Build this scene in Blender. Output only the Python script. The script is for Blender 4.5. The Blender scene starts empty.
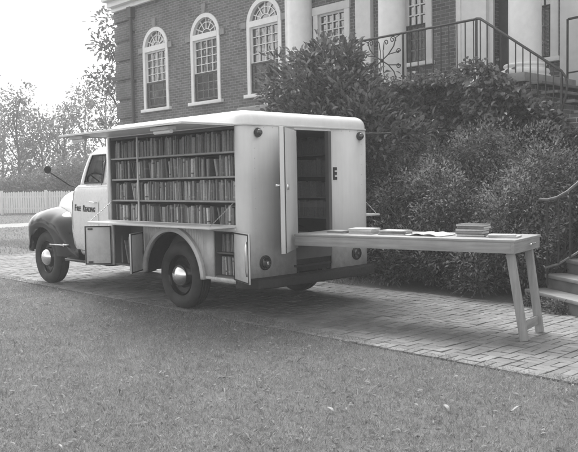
import bpy, bmesh, math, random
import numpy as np
from mathutils import Vector, Matrix
random.seed(7); rng = np.random.default_rng(11)
PI = math.pi; R = math.radians
sc = bpy.context.scene; col = sc.collection

# ---------------------------------------------------------------- camera
YAW, PITCH, ROLL = 0.8094, -0.058, 0.0186
cam_d = bpy.data.cameras.new('camera'); cam = bpy.data.objects.new('camera', cam_d); col.objects.link(cam)
F = Vector((-math.sin(YAW)*math.cos(PITCH), math.cos(YAW)*math.cos(PITCH), math.sin(PITCH)))
RT = Vector((math.cos(YAW), math.sin(YAW), 0)); UP = RT.cross(F)
c_, s_ = math.cos(ROLL), math.sin(ROLL)
r2 = RT*c_ - UP*s_ ; u2 = UP*c_ + RT*s_
CAM = Vector((6.0946, -5.1655, 1.4464))
cam.matrix_world = Matrix(((r2.x, u2.x, -F.x, CAM.x), (r2.y, u2.y, -F.y, CAM.y), (r2.z, u2.z, -F.z, CAM.z), (0, 0, 0, 1)))
cam_d.sensor_width = 36; cam_d.lens = 36*769.72/578; cam_d.clip_end = 2000; cam_d.clip_start = 0.05
sc.camera = cam
# ---------------------------------------------------------------- light
SUN_ELEV, SUN_AZ = R(55), math.atan2(0.42, -0.90)      # direction towards the sun, seen from above
w = bpy.data.worlds.new('World'); sc.world = w; w.use_nodes = True
nt = w.node_tree; nt.nodes.clear()
sky = nt.nodes.new('ShaderNodeTexSky'); sky.sky_type = 'NISHITA'; sky.sun_disc = False
sky.sun_elevation = SUN_ELEV; sky.sun_rotation = (PI/2 - SUN_AZ) % (2*PI)
sky.air_density = 1.6; sky.dust_density = 3.0; sky.ozone_density = 1.0
bw = nt.nodes.new('ShaderNodeRGBToBW'); bg = nt.nodes.new('ShaderNodeBackground'); bg.inputs[1].default_value = 0.15
out = nt.nodes.new('ShaderNodeOutputWorld')
nt.links.new(sky.outputs[0], bw.inputs[0]); nt.links.new(bw.outputs[0], bg.inputs[0]); nt.links.new(bg.outputs[0], out.inputs[0])
sl = bpy.data.lights.new('sun', 'SUN'); sl.energy = 1.3; sl.angle = R(30); sl.color = (1, .995, .985)
so = bpy.data.objects.new('sun', sl); col.objects.link(so)
sd = Vector((math.cos(SUN_AZ)*math.cos(SUN_ELEV), math.sin(SUN_AZ)*math.cos(SUN_ELEV), math.sin(SUN_ELEV)))
so.rotation_euler = sd.to_track_quat('Z', 'Y').to_euler(); so.location = (0, 0, 12)
vs = sc.view_settings; vs.view_transform = 'Standard'; vs.look = 'None'; vs.gamma = 1; vs.use_curve_mapping = False
vs.exposure = 1.45
sc.cycles.max_bounces = 5; sc.cycles.diffuse_bounces = 3; sc.cycles.glossy_bounces = 3; sc.cycles.volume_bounces = 1; sc.cycles.transparent_max_bounces = 8
sc.cycles.use_denoising = True

# ---------------------------------------------------------------- materials
def newmat(n):
    m = bpy.data.materials.new(n); m.use_nodes = True
    return m, m.node_tree, m.node_tree.nodes['Principled BSDF']
def N(t, ty, **kw):
    n = t.nodes.new(ty)
    for k, v in kw.items(): setattr(n, k, v)
    return n
def math_(t, op, a, b=None, clamp=False):
    n = N(t, 'ShaderNodeMath', operation=op); n.use_clamp = clamp
    for i, x in enumerate((a, b)):
        if x is None: continue
        if isinstance(x, (int, float)): n.inputs[i].default_value = x
        else: t.links.new(x, n.inputs[i])
    return n.outputs[0]
def mix(t, f, a, b):
    n = N(t, 'ShaderNodeMix', data_type='FLOAT')
    for i, x in ((0, f), (2, a), (3, b)):
        if isinstance(x, (int, float)): n.inputs[i].default_value = x
        else: t.links.new(x, n.inputs[i])
    return n.outputs[0]
def noise(t, vec, scale, detail=4, rough=.55):
    n = N(t, 'ShaderNodeTexNoise'); n.inputs['Scale'].default_value = scale; n.inputs['Detail'].default_value = detail; n.inputs['Roughness'].default_value = rough
    if vec is not None: t.links.new(vec, n.inputs['Vector'])
    return n.outputs['Fac']
def remap(t, x, a, b, c, d):
    n = N(t, 'ShaderNodeMapRange'); t.links.new(x, n.inputs[0])
    for i, v in enumerate((a, b, c, d)): n.inputs[i+1].default_value = v
    return n.outputs[0]
def bump(t, b, h, strength=.3, dist=.01):
    n = N(t, 'ShaderNodeBump'); n.inputs['Strength'].default_value = strength; n.inputs['Distance'].default_value = dist
    t.links.new(h, n.inputs['Height']); t.links.new(n.outputs[0], b.inputs['Normal'])
def geo(t): return N(t, 'ShaderNodeNewGeometry').outputs['Position']
def objc(t): return N(t, 'ShaderNodeTexCoord').outputs['Object']
def paint(n, v, rough=.4, var=.12, scale=6, metallic=0, coat=0, bmp=0, spec=.5, dirt=0):
    m, t, b = newmat(n)
    o = geo(t)
    f = noise(t, o, scale, 5, .6)
    c = remap(t, f, .3, .7, v*(1-var), v*(1+var))
    if dirt:                                   # splashed dust low on the bodywork
        z = N(t, 'ShaderNodeSeparateXYZ'); t.links.new(o, z.inputs[0])
        g = noise(t, o, 14, 6, .7)
        k = math_(t, 'MULTIPLY', remap(t, z.outputs[2], .95, .35, 0, 1), remap(t, g, .35, .65, .2, 1))
        c = mix(t, math_(t, 'MULTIPLY', k, dirt), c, .2)
    if n in ('body_paint', 'cab_paint', 'roof_paint'):
        mp = N(t, 'ShaderNodeMapping'); mp.inputs['Scale'].default_value = (14, 14, .9); t.links.new(o, mp.inputs[0]); c = math_(t, 'MULTIPLY', c, remap(t, noise(t, mp.outputs[0], 1.5, 6, .7), .35, .75, 1.02, .93))
        bump(t, b, noise(t, o, 2.2, 3, .5), .35, .02)
    t.links.new(c, b.inputs['Base Color'])
    f2 = noise(t, o, scale*4, 4, .6)
    t.links.new(remap(t, f2, .3, .7, max(.02, rough*.8), min(1, rough*1.25)), b.inputs['Roughness'])
    b.inputs['Metallic'].default_value = metallic; b.inputs['Coat Weight'].default_value = coat; b.inputs['Coat Roughness'].default_value = .12
    b.inputs['Specular IOR Level'].default_value = spec
    if bmp: bump(t, b, noise(t, o, scale*12, 4, .6), bmp, .004)
    return m
M = {}
M['body'] = paint('body_paint', .62, .38, .05, 3, dirt=.55, bmp=.05)
M['roof'] = paint('roof_paint', .74, .45, .05, 4)
M['cab'] = paint('cab_paint', .72, .28, .04, 3, coat=.3, dirt=.5)
M['black_paint'] = paint('black_paint', .008, .10, .2, 5, coat=0, spec=.38)
M['chassis'] = paint('chassis', .02, .7, .3, 9, bmp=.3)
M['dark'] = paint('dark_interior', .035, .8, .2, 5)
M['shelfwood'] = paint('shelf_wood', .30, .6, .15, 20, bmp=.1)
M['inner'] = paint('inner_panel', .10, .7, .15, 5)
M['chrome'] = paint('chrome', .75, .14, .08, 8, metallic=1)
M['lens'] = paint('lamp_lens', .03, .08, .2, 8, coat=1)
M['rubber_seal'] = paint('rubber_seal', .02, .6, .2, 9)
M['white_wood'] = paint('white_wood', .72, .5, .06, 8, bmp=.1)
M['iron'] = paint('iron', .03, .5, .3, 20, bmp=.2)
M['palerail'] = paint('worn_iron', .09, .45, .3, 20, bmp=.2)
M['stone'] = paint('stone', .24, .8, .18, 9, bmp=.5)
M['darkstone'] = paint('dark_stone', .13, .85, .3, 6, bmp=.5)
M['bark'] = paint('bark', .09, .9, .35, 12, bmp=.9)
M['lettering'] = paint('lettering', .03, .5, .1, 9)
M['lampglass'] = paint('lamp_glass', .7, .2, .05, 9)
M['curtain'] = paint('curtain', .35, .8, .2, 5)
M['seat'] = paint('seat_cloth', .06, .8, .2, 9)
M['dryleaf'] = paint('dry_leaf', .22, .6, .25, 60)
def glass(n, v, rough, tr):
    m, t, b = newmat(n)
    b.inputs['Base Color'].default_value = (v, v, v, 1); b.inputs['Roughness'].default_value = rough
    o = geo(t); bump(t, b, noise(t, o, 2.2, 3, .5), .25, .05)
    tb = N(t, 'ShaderNodeBsdfTransparent'); tb.inputs[0].default_value = (.85, .85, .85, 1)
    fr = N(t, 'ShaderNodeMixShader'); fr.inputs[0].default_value = 1-tr
    t.links.new(tb.outputs[0], fr.inputs[1]); t.links.new(b.outputs[0], fr.inputs[2])
    t.links.new(fr.outputs[0], t.nodes['Material Output'].inputs[0])
    return m
M['cabglass'] = glass('cab_glass', .02, .05, .88)
M['pane'] = glass('window_pane', .02, .04, .25)
M['pane'].node_tree.nodes['Principled BSDF'].inputs['IOR'].default_value = 3.2
def screen_mat():
    m, t, b = newmat('insect_screen'); b.inputs['Base Color'].default_value = (.035, .035, .035, 1); b.inputs['Roughness'].default_value = .8
    return m
M['screen'] = screen_mat()
def tyre():
    m, t, b = newmat('tyre_rubber'); o = objc(t)
    f = noise(t, o, 7, 5, .6); t.links.new(remap(t, f, .3, .7, .018, .045), b.inputs['Base Color']); b.inputs['Roughness'].default_value = .8
    bump(t, b, noise(t, o, 60, 3), .2, .004); return m
M['tyre'] = tyre()
def wood(n, v, lo=.75, sc3=(1.4, 22, 22)):
    m, t, b = newmat(n); o = objc(t)
    mp = N(t, 'ShaderNodeMapping'); mp.inputs['Scale'].default_value = sc3; t.links.new(o, mp.inputs[0])
    f = noise(t, mp.outputs[0], 2.0, 7, .65); g = noise(t, o, 3.5, 4)
    c = math_(t, 'MULTIPLY', remap(t, f, .3, .7, v*lo, v*1.15), remap(t, g, .3, .7, .88, 1.1))
    t.links.new(c, b.inputs['Base Color']); b.inputs['Roughness'].default_value = .65
    bump(t, b, f, .25, .003); return m
M['wood'] = wood('pine_wood', .30); M['wood_up'] = wood('pine_leg_wood', .30, .75, (22, 22, 1.4)); M['wood_across'] = wood('pine_end_wood', .28, .75, (22, 1.4, 22))
def brick(n, a, b_, mortar, horiz='x'):
    m, t, b = newmat(n); s = N(t, 'ShaderNodeSeparateXYZ'); t.links.new(geo(t), s.inputs[0])
    c = N(t, 'ShaderNodeCombineXYZ'); t.links.new(math_(t, 'ADD', s.outputs[0], s.outputs[1]), c.inputs[0]); t.links.new(s.outputs[2], c.inputs[1])
    br = N(t, 'ShaderNodeTexBrick'); t.links.new(c.outputs[0], br.inputs['Vector'])
    br.inputs['Scale'].default_value = 1; br.inputs['Brick Width'].default_value = .20; br.inputs['Row Height'].default_value = .067
    br.inputs['Mortar Size'].default_value = .007; br.inputs['Mortar Smooth'].default_value = .2; br.inputs['Bias'].default_value = -.1
    for k, v in (('Color1', a), ('Color2', b_), ('Mortar', mortar)): br.inputs[k].default_value = (v, v, v, 1)
    f = noise(t, geo(t), 1.3, 6, .6); f2 = noise(t, geo(t), 40, 3)
    bwn = N(t, 'ShaderNodeRGBToBW'); t.links.new(br.outputs['Color'], bwn.inputs[0])
    v = math_(t, 'MULTIPLY', bwn.outputs[0], remap(t, f, .3, .7, .8, 1.2)); v = math_(t, 'MULTIPLY', v, remap(t, f2, .3, .7, .85, 1.15))
    t.links.new(v, b.inputs['Base Color']); b.inputs['Roughness'].default_value = .85
    h = math_(t, 'ADD', math_(t, 'MULTIPLY', br.outputs['Fac'], -1.0), math_(t, 'MULTIPLY', f2, .3))
    bump(t, b, h, .6, .008); return m
M['brick'] = brick('brickwork', .085, .15, .26)
M['brickquoin'] = brick('quoin_brickwork', .075, .12, .2)
M['brickporch'] = brick('porch_brickwork', .085, .16, .3)
def attrmat(n, lo, hi, rough=.6, trans=0, spec=.5):
    """per-leaf / per-brick tone kept in the mesh as a colour attribute"""
    m, t, b = newmat(n); a = N(t, 'ShaderNodeAttribute', attribute_name='tone')
    f = noise(t, geo(t), 3, 3)
    v = math_(t, 'MULTIPLY', remap(t, a.outputs['Fac'], 0, 1, lo, hi), remap(t, f, .3, .7, .85, 1.15))
    t.links.new(v, b.inputs['Base Color']); b.inputs['Roughness'].default_value = rough; b.inputs['Specular IOR Level'].default_value = spec
    if trans:
        tr = N(t, 'ShaderNodeBsdfTranslucent'); t.links.new(v, tr.inputs[0]); mx = N(t, 'ShaderNodeMixShader'); mx.inputs[0].default_value = trans
        t.links.new(b.outputs[0], mx.inputs[1]); t.links.new(tr.outputs[0], mx.inputs[2]); t.links.new(mx.outputs[0], t.nodes['Material Output'].inputs[0])
    return m, t, b, v
M['leaf_big'] = attrmat('broad_leaf', .02, .22, .3, .35, .8)[0]
M['leaf_ivy'] = attrmat('ivy_leaf', .018, .26, .36, .38, .7)[0]
M['leaf_fine'] = attrmat('azalea_leaf', .012, .36, .4, .4, .6)[0]  # wide tone range paints glints onto the lightest leaves
M['leaf_tree'] = attrmat('tree_leaf', .09, .24, .6, .55)[0]
M['grass'] = attrmat('grass_blade', .12, .44, .6, .5)[0]
def paver():
    m, t, b, v = attrmat('paving_brick', .15, .24, .8)
    f = noise(t, geo(t), 55, 4, .7); f1 = noise(t, geo(t), .9, 5, .6)
    v2 = math_(t, 'MULTIPLY', math_(t, 'MULTIPLY', v, remap(t, f, .3, .7, .82, 1.12)), remap(t, f1, .35, .65, .8, 1.12))
    t.links.new(v2, b.inputs['Base Color']); bump(t, b, f, .5, .004); return m
M['paver'] = paver()
def soil(n, lo, hi, sc_):
    m, t, b = newmat(n); f = noise(t, geo(t), sc_, 8, .7); g = noise(t, geo(t), .35, 4)
    v = math_(t, 'MULTIPLY', remap(t, f, .3, .7, lo, hi), remap(t, g, .3, .7, .85, 1.15)); t.links.new(v, b.inputs['Base Color']); b.inputs['Roughness'].default_value = .95
    bump(t, b, f, .8, .03); return m
M['lawn'] = soil('lawn_ground', .09, .17, 28)
M['joint'] = soil('joint_sand', .04, .09, 40)
M['gravel'] = soil('gravel', .25, .4, 30)
def bookmat(i, v, band):
    m, t, b = newmat('book_cloth'); g = N(t, 'ShaderNodeTexCoord').outputs['Generated']; s = N(t, 'ShaderNodeSeparateXYZ'); t.links.new(g, s.inputs[0])
    oi = N(t, 'ShaderNodeObjectInfo').outputs['Random']
    k = math_(t, 'MULTIPLY', math_(t, 'GREATER_THAN', s.outputs[2], band), math_(t, 'LESS_THAN', s.outputs[2], band+.09))
    base = math_(t, 'MULTIPLY', remap(t, oi, 0, 1, v*.6, v*1.5), remap(t, noise(t, geo(t), 60, 4), .3, .7, .85, 1.15))
    k = math_(t, 'MULTIPLY', k, math_(t, 'GREATER_THAN', oi, .45))
    t.links.new(mix(t, k, base, v*1.6 if v < .3 else .16), b.inputs['Base Color']); b.inputs['Roughness'].default_value = .6; return m
BOOKM = [bookmat(i, v, bd) for i, (v, bd) in enumerate(((.1, .12), (.16, .7), (.24, .12), (.34, .75), (.14, .5), (.42, .15), (.2, .8)))]
M['paper'] = paint('paper', .75, .7, .04, 30)
M['pages'] = paint('page_edges', .5, .8, .1, 60)
M['cover_dark'] = paint('dark_cover', .08, .5, .2, 20)
M['cover_mid'] = paint('mid_cover', .2, .5, .2, 20)
M['cover_light'] = paint('light_cover', .42, .5, .15, 20)

# ---------------------------------------------------------------- builders
class MB:
    def __init__(s): s.v = []; s.f = []; s.smooth = False
    def add(s, vs, fs):
        o = len(s.v); s.v += [tuple(v) for v in vs]; s.f += [tuple(i+o for i in f) for f in fs]; return s
    def box(s, a, b):
        x0, x1 = sorted((a[0], b[0])); y0, y1 = sorted((a[1], b[1])); z0, z1 = sorted((a[2], b[2]))
        return s.add([(x0,y0,z0),(x1,y0,z0),(x1,y1,z0),(x0,y1,z0),(x0,y0,z1),(x1,y0,z1),(x1,y1,z1),(x0,y1,z1)],
                     [(3,2,1,0),(4,5,6,7),(0,1,5,4),(1,2,6,5),(2,3,7,6),(3,0,4,7)])
    def bar(s, p, q, w, h, up=(0,0,1)):
        p, q = Vector(p), Vector(q); d = (q-p).normalized(); sx = d.cross(Vector(up))
        if sx.length < 1e-4: sx = d.cross(Vector((1, 0, 0)))
        sx.normalize(); uy = sx.cross(d); vs = []
        for c in (p, q):
            for a, b in ((-1,-1),(1,-1),(1,1),(-1,1)): vs.append(c + sx*a*w/2 + uy*b*h/2)
        return s.add(vs, [(0,1,2,3),(7,6,5,4),(0,4,5,1),(1,5,6,2),(2,6,7,3),(3,7,4,0)])
    def tube(s, pts, r, n=8, r2=None, cap=True):
        pts = [Vector(p) for p in pts]; k = len(pts); vs = []; prev = None
        for i, p in enumerate(pts):
            d = (pts[min(i+1, k-1)] - pts[max(i-1, 0)]).normalized()
            a = prev if prev is not None else (Vector((0,0,1)) if abs(d.z) < .9 else Vector((1,0,0)))
            a = (a - d*a.dot(d)).normalized(); prev = a; b = d.cross(a)
            rr = r if r2 is None else r + (r2-r)*i/(k-1)
            for j in range(n):
                t = 2*PI*j/n; vs.append(p + (a*math.cos(t) + b*math.sin(t))*rr)
        fs = [(i*n+j, i*n+(j+1) % n, (i+1)*n+(j+1) % n, (i+1)*n+j) for i in range(k-1) for j in range(n)]
        if cap: fs += [tuple(range(n-1, -1, -1)), tuple((k-1)*n+j for j in range(n))]
        s.smooth = True; return s.add(vs, fs)
    def lathe(s, prof, c, axis='z', n=32, close=False):
        """prof: (radius, height) pairs about an axis through c"""
        vs = []
        for r, h in prof:
            for j in range(n):
                t = 2*PI*j/n; a, b = r*math.cos(t), r*math.sin(t)
                vs.append({'z': (c[0]+a, c[1]+b, c[2]+h), 'y': (c[0]+a, c[1]+h, c[2]+b), 'x': (c[0]+h, c[1]+a, c[2]+b)}[axis])
        k = len(prof); fs = [(i*n+j, i*n+(j+1) % n, (i+1)*n+(j+1) % n, (i+1)*n+j) for i in range(k-1) for j in range(n)]
        if not close: fs += [tuple(range(n)), tuple((k-1)*n+j for j in range(n))]
        s.smooth = True; return s.add(vs, fs)
    def grid(s, rows, closed=False):
        n = len(rows[0]); o = [p for r in rows for p in r]; m = n if closed else n-1
        s.smooth = True
        return s.add(o, [(i*n+j, i*n+(j+1) % n, (i+1)*n+(j+1) % n, (i+1)*n+j) for i in range(len(rows)-1) for j in range(m)])
    def build(s, name, mat, parent=None, bevel=0, solid=0, off=None, seg=2, autos=35, normals=True):
        me = bpy.data.meshes.new(name)
        o = Vector((0, 0, 0))
        if parent is not None: o = ORG.get(parent.name, Vector((0, 0, 0)))
        elif off is not None: o = Vector(off)
        me.from_pydata([tuple(Vector(v)-o) for v in s.v], [], s.f); me.update()
        bm = bmesh.new(); bm.from_mesh(me)
        if normals: bmesh.ops.recalc_face_normals(bm, faces=bm.faces)
        if bevel:
            es = [e for e in bm.edges if len(e.link_faces) == 2 and e.calc_face_angle(0) > R(30)]
            bmesh.ops.bevel(bm, geom=es, offset=bevel, segments=seg, affect='EDGES', profile=.5, clamp_overlap=True)
        bm.to_mesh(me); bm.free()
        if s.smooth or bevel:
            me.polygons.foreach_set('use_smooth', [True]*len(me.polygons)); me.set_sharp_from_angle(angle=R(autos))
        me.materials.append(mat)
        ob = bpy.data.objects.new(name, me); col.objects.link(ob)
        if parent is not None: ob.parent = parent
        elif off is not None: ob.location = off
        ORG[ob.name] = o
        if solid:
            md = ob.modifiers.new('thickness', 'SOLIDIFY'); md.thickness = solid; md.offset = 0
        return ob
ORG = {}
def tag(o, label=None, cat=None, group=None, kind=None):
    for k, v in (('label', label), ('category', cat), ('group', group), ('kind', kind)):
        if v: o[k] = v
    return o
def empty(name, loc, label, cat, group=None, rz=0):
    o = bpy.data.objects.new(name, None); col.objects.link(o); o.location = loc; o.rotation_euler = (0, 0, rz); o.empty_display_size = .2
    ORG[o.name] = Vector(loc) if rz == 0 else Vector((0, 0, 0))
    return tag(o, label, cat, group)
def copy_thing(root, loc=None, rz=None, label=None, group=None):
    r = root.copy(); col.objects.link(r)
    if loc is not None: r.location = loc
    if rz is not None: r.rotation_euler = (0, 0, rz)
    if label: r['label'] = label
    if group: r['group'] = group
    for ch in list(root.children):
        c = ch.copy(); col.objects.link(c); c.parent = r
        for g in ch.children:
            d = g.copy(); col.objects.link(d); d.parent = c
    return r
def structure(o): o['kind'] = 'structure'; return o
def np_mesh(name, verts, nper, mat, tone, parent=None, smooth=False, loc=None):
    """verts: (n, nper, 3) polygons with one tone each"""
    n = len(verts); me = bpy.data.meshes.new(name)
    o = np.array(ORG[parent.name]) if parent is not None else (np.array(loc) if loc is not None else np.zeros(3))
    me.vertices.add(n*nper); me.vertices.foreach_set('co', (verts.reshape(-1, 3)-o).ravel().astype(np.float32))
    me.loops.add(n*nper); me.loops.foreach_set('vertex_index', np.arange(n*nper, dtype=np.int32))
    me.polygons.add(n); me.polygons.foreach_set('loop_start', np.arange(0, n*nper, nper, dtype=np.int32))
    me.polygons.foreach_set('loop_total', np.full(n, nper, dtype=np.int32))
    me.update(calc_edges=True)
    at = me.attributes.new('tone', 'FLOAT', 'POINT'); at.data.foreach_set('value', np.repeat(tone, nper).astype(np.float32))
    me.materials.append(mat); ob = bpy.data.objects.new(name, me); col.objects.link(ob)
    if parent is not None: ob.parent = parent
    elif loc is not None: ob.location = loc
    return ob
def unit(a): return a/np.maximum(np.linalg.norm(a, axis=-1, keepdims=True), 1e-9)
def leaf_polys(P, D, L, W):
    """two folded quads per leaf: P base, D direction of growth, returns (2n,4,3)"""
    n = len(P); D = unit(D); A = unit(np.cross(D, np.array([0, 0, 1.0]) + rng.normal(size=(n, 3))*.38)); Nn = np.cross(A, D)
    L = L[:, None]; W = W[:, None]; fold = .35
    tip = P + D*L - Nn*L*.18; mid = P + D*L*.5
    l1 = P + D*L*.3 + A*W*.5 + Nn*W*fold*.5; l2 = P + D*L*.68 + A*W*.42 + Nn*W*fold*.4
    r1 = P + D*L*.3 - A*W*.5 + Nn*W*fold*.5; r2_ = P + D*L*.68 - A*W*.42 + Nn*W*fold*.4
    a = np.stack([P, l1, l2, tip], 1); b = np.stack([P, tip, r2_, r1], 1)
    return np.concatenate([a, b], 0)
def lump(P, c, r, amp=.25, seed=0, fr=2.0):
    """scale factor of an uneven outline for unit directions"""
    s = np.random.default_rng(seed); k = s.normal(size=(7, 3))*fr; ph = s.uniform(0, 6.28, 7)
    return 1 + amp*np.sum(np.sin(P@k.T + ph), 1)/3.0
def cloud(blobs, nclump, per, clump_r, seed, shell=.55):
    """leaf bases and directions: tufts spread through the outer volume of ellipsoids"""
    g = np.random.default_rng(seed); vol = np.array([b[1][0]*b[1][1]*b[1][2] for b in blobs])**.67; vol /= vol.sum(); Ps = []; Ds = []; Ts = []
    for bi, (c, r) in enumerate(blobs):
        n = max(3, int(nclump*vol[bi])); d = unit(g.normal(size=(n, 3))); rad = g.uniform(shell, 1, n)**.6
        q = np.array(c) + d*np.array(r)*(rad*lump(d, 0, 0, .34, seed+bi, 3.6))[:, None]
        dirs = unit(d/np.array(r)); ct = g.uniform(0, 1, n)
        k = g.normal(size=(n, per, 3))*clump_r
        p = q[:, None, :] + k; dd = dirs[:, None, :]*.7 + unit(k)*.8 + g.normal(size=(n, per, 3))*.3 + np.array([0, 0, .15])
        tt = np.clip(ct[:, None]**2*.75 + g.uniform(0, .3, (n, per)) + (g.uniform(0, 1, (n, per)) < .1)*.4, 0, 1)
        Ps.append(p.reshape(-1, 3)); Ds.append(dd.reshape(-1, 3)); Ts.append(tt.ravel())
    P = np.concatenate(Ps); D = np.concatenate(Ds); T = np.concatenate(Ts); ok = P[:, 2] > .0
    return P[ok], D[ok], T[ok]
def foliage(name, PDT, L, W, mat, parent):
    P, D, T = PDT; n = len(P)
    V = leaf_polys(P, D, L*rng.uniform(.6, 1.25, n), W*rng.uniform(.7, 1.2, n))
    return np_mesh(name, V, 4, mat, np.concatenate([T, T]), parent)

# ---------------------------------------------------------------- ground
def sheet(name, x0, y0, x1, y1, z, mat, nx=1, ny=1):
    m = MB(); rows = [[(x0+(x1-x0)*j/nx, y0+(y1-y0)*i/ny, z) for j in range(nx+1)] for i in range(ny+1)]
    m.grid(rows); m.smooth = False; return structure(m.build(name, mat))
PATH_Y0, PATH_Y1, PATH_X0, PATH_X1 = -.06, 2.74, -9.8, 9.0
sheet('lawn', -140, -140, 140, 140, -.016, M['lawn'])
sheet('path_bed', PATH_X0, PATH_Y0, PATH_X1, PATH_Y1, -.011, M['joint'])
sheet('gravel_lane', -23.2, -40, -20.6, 60, -.010, M['gravel'])
def pavers():
    V = []; T = []
    CE = .175; nx = int((PATH_X1-PATH_X0)/CE); ny = 16
    def tile(x, y, w, h):
        z = rng.normal(0, .0018) - .006*max(0, math.sin(x*1.3+y)*math.sin(y*2.7-x*.8)); tx, ty = rng.normal(0, .005), rng.normal(0, .005); g = .0042; c = .003
        x0, x1, y0, y1 = x+g+rng.uniform(0, .002), x+w-g, y+g+rng.uniform(0, .002), y+h-g
        Z = lambda a, b, d=0: z + (a-x-w/2)*tx*3 + (b-y-h/2)*ty*3 + d
        o = [(x0,y0),(x1,y0),(x1,y1),(x0,y1)]; i = [(x0+c,y0+c),(x1-c,y0+c),(x1-c,y1-c),(x0+c,y1-c)]
        top = [(a, b, Z(a, b)) for a, b in i]; rim = [(a, b, Z(a, b, -.0025)) for a, b in o]; bot = [(a, b, -.034) for a, b in o]
        t = float(np.clip(rng.normal(.5, .25), 0, 1))
        V.append(top); T.append(t)
        for k in range(4):
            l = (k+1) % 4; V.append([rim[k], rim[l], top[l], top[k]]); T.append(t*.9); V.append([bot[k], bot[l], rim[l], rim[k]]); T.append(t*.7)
    for i in range(nx):
        for j in range(ny):
            x = PATH_X0+i*CE; y = PATH_Y0+j*CE; h_ = CE/2 
            if (i+j) % 2: tile(x, y, CE, h_); tile(x, y+h_, CE, h_)
            else: tile(x, y, h_, CE); tile(x+h_, y, h_, CE)
    return structure(np_mesh('path', np.array(V), 4, M['paver'], np.array(T)))
pavers()
# grass --------------------------------------------------------------
def frustum_ok(P, margin=.6):
    d = P - np.array(CAM); X = d@np.array(RT); Z = d@np.array([-math.sin(YAW), math.cos(YAW), 0])
    return (Z > 1.8) & (np.abs(X) < Z*.4 + margin)
def edge_wob(x): return .03*np.sin(x*31)*np.sin(x*17+2) + .05*np.sin(x*2.1) + .035*np.sin(x*5.3+1) + .02*np.sin(x*13.0) + .05*np.sin(x*.9+.6) + .26*np.exp(-((x+.7)/1.25)**2)
def blades(P, h, wd, seed):
    g = np.random.default_rng(seed); n = len(P); a = g.uniform(0, 2*PI, n); A = np.stack([np.cos(a), np.sin(a), 0*a], 1)
    lean = g.normal(size=(n, 3))*np.array([.55, .55, 0]); H = h*g.uniform(.4, 1.2, n)[:, None]; Wd = wd*g.uniform(.6, 1.3, n)[:, None]
    up = unit(lean + np.array([0, 0, 1])); b0 = P - A*Wd/2; b1 = P + A*Wd/2
    m = P + up*H*.55; t = P + up*H + lean*H*.2
    V = np.stack([b0, b1, m + A*Wd*.35, t, m - A*Wd*.35], 1)
    return V
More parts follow.
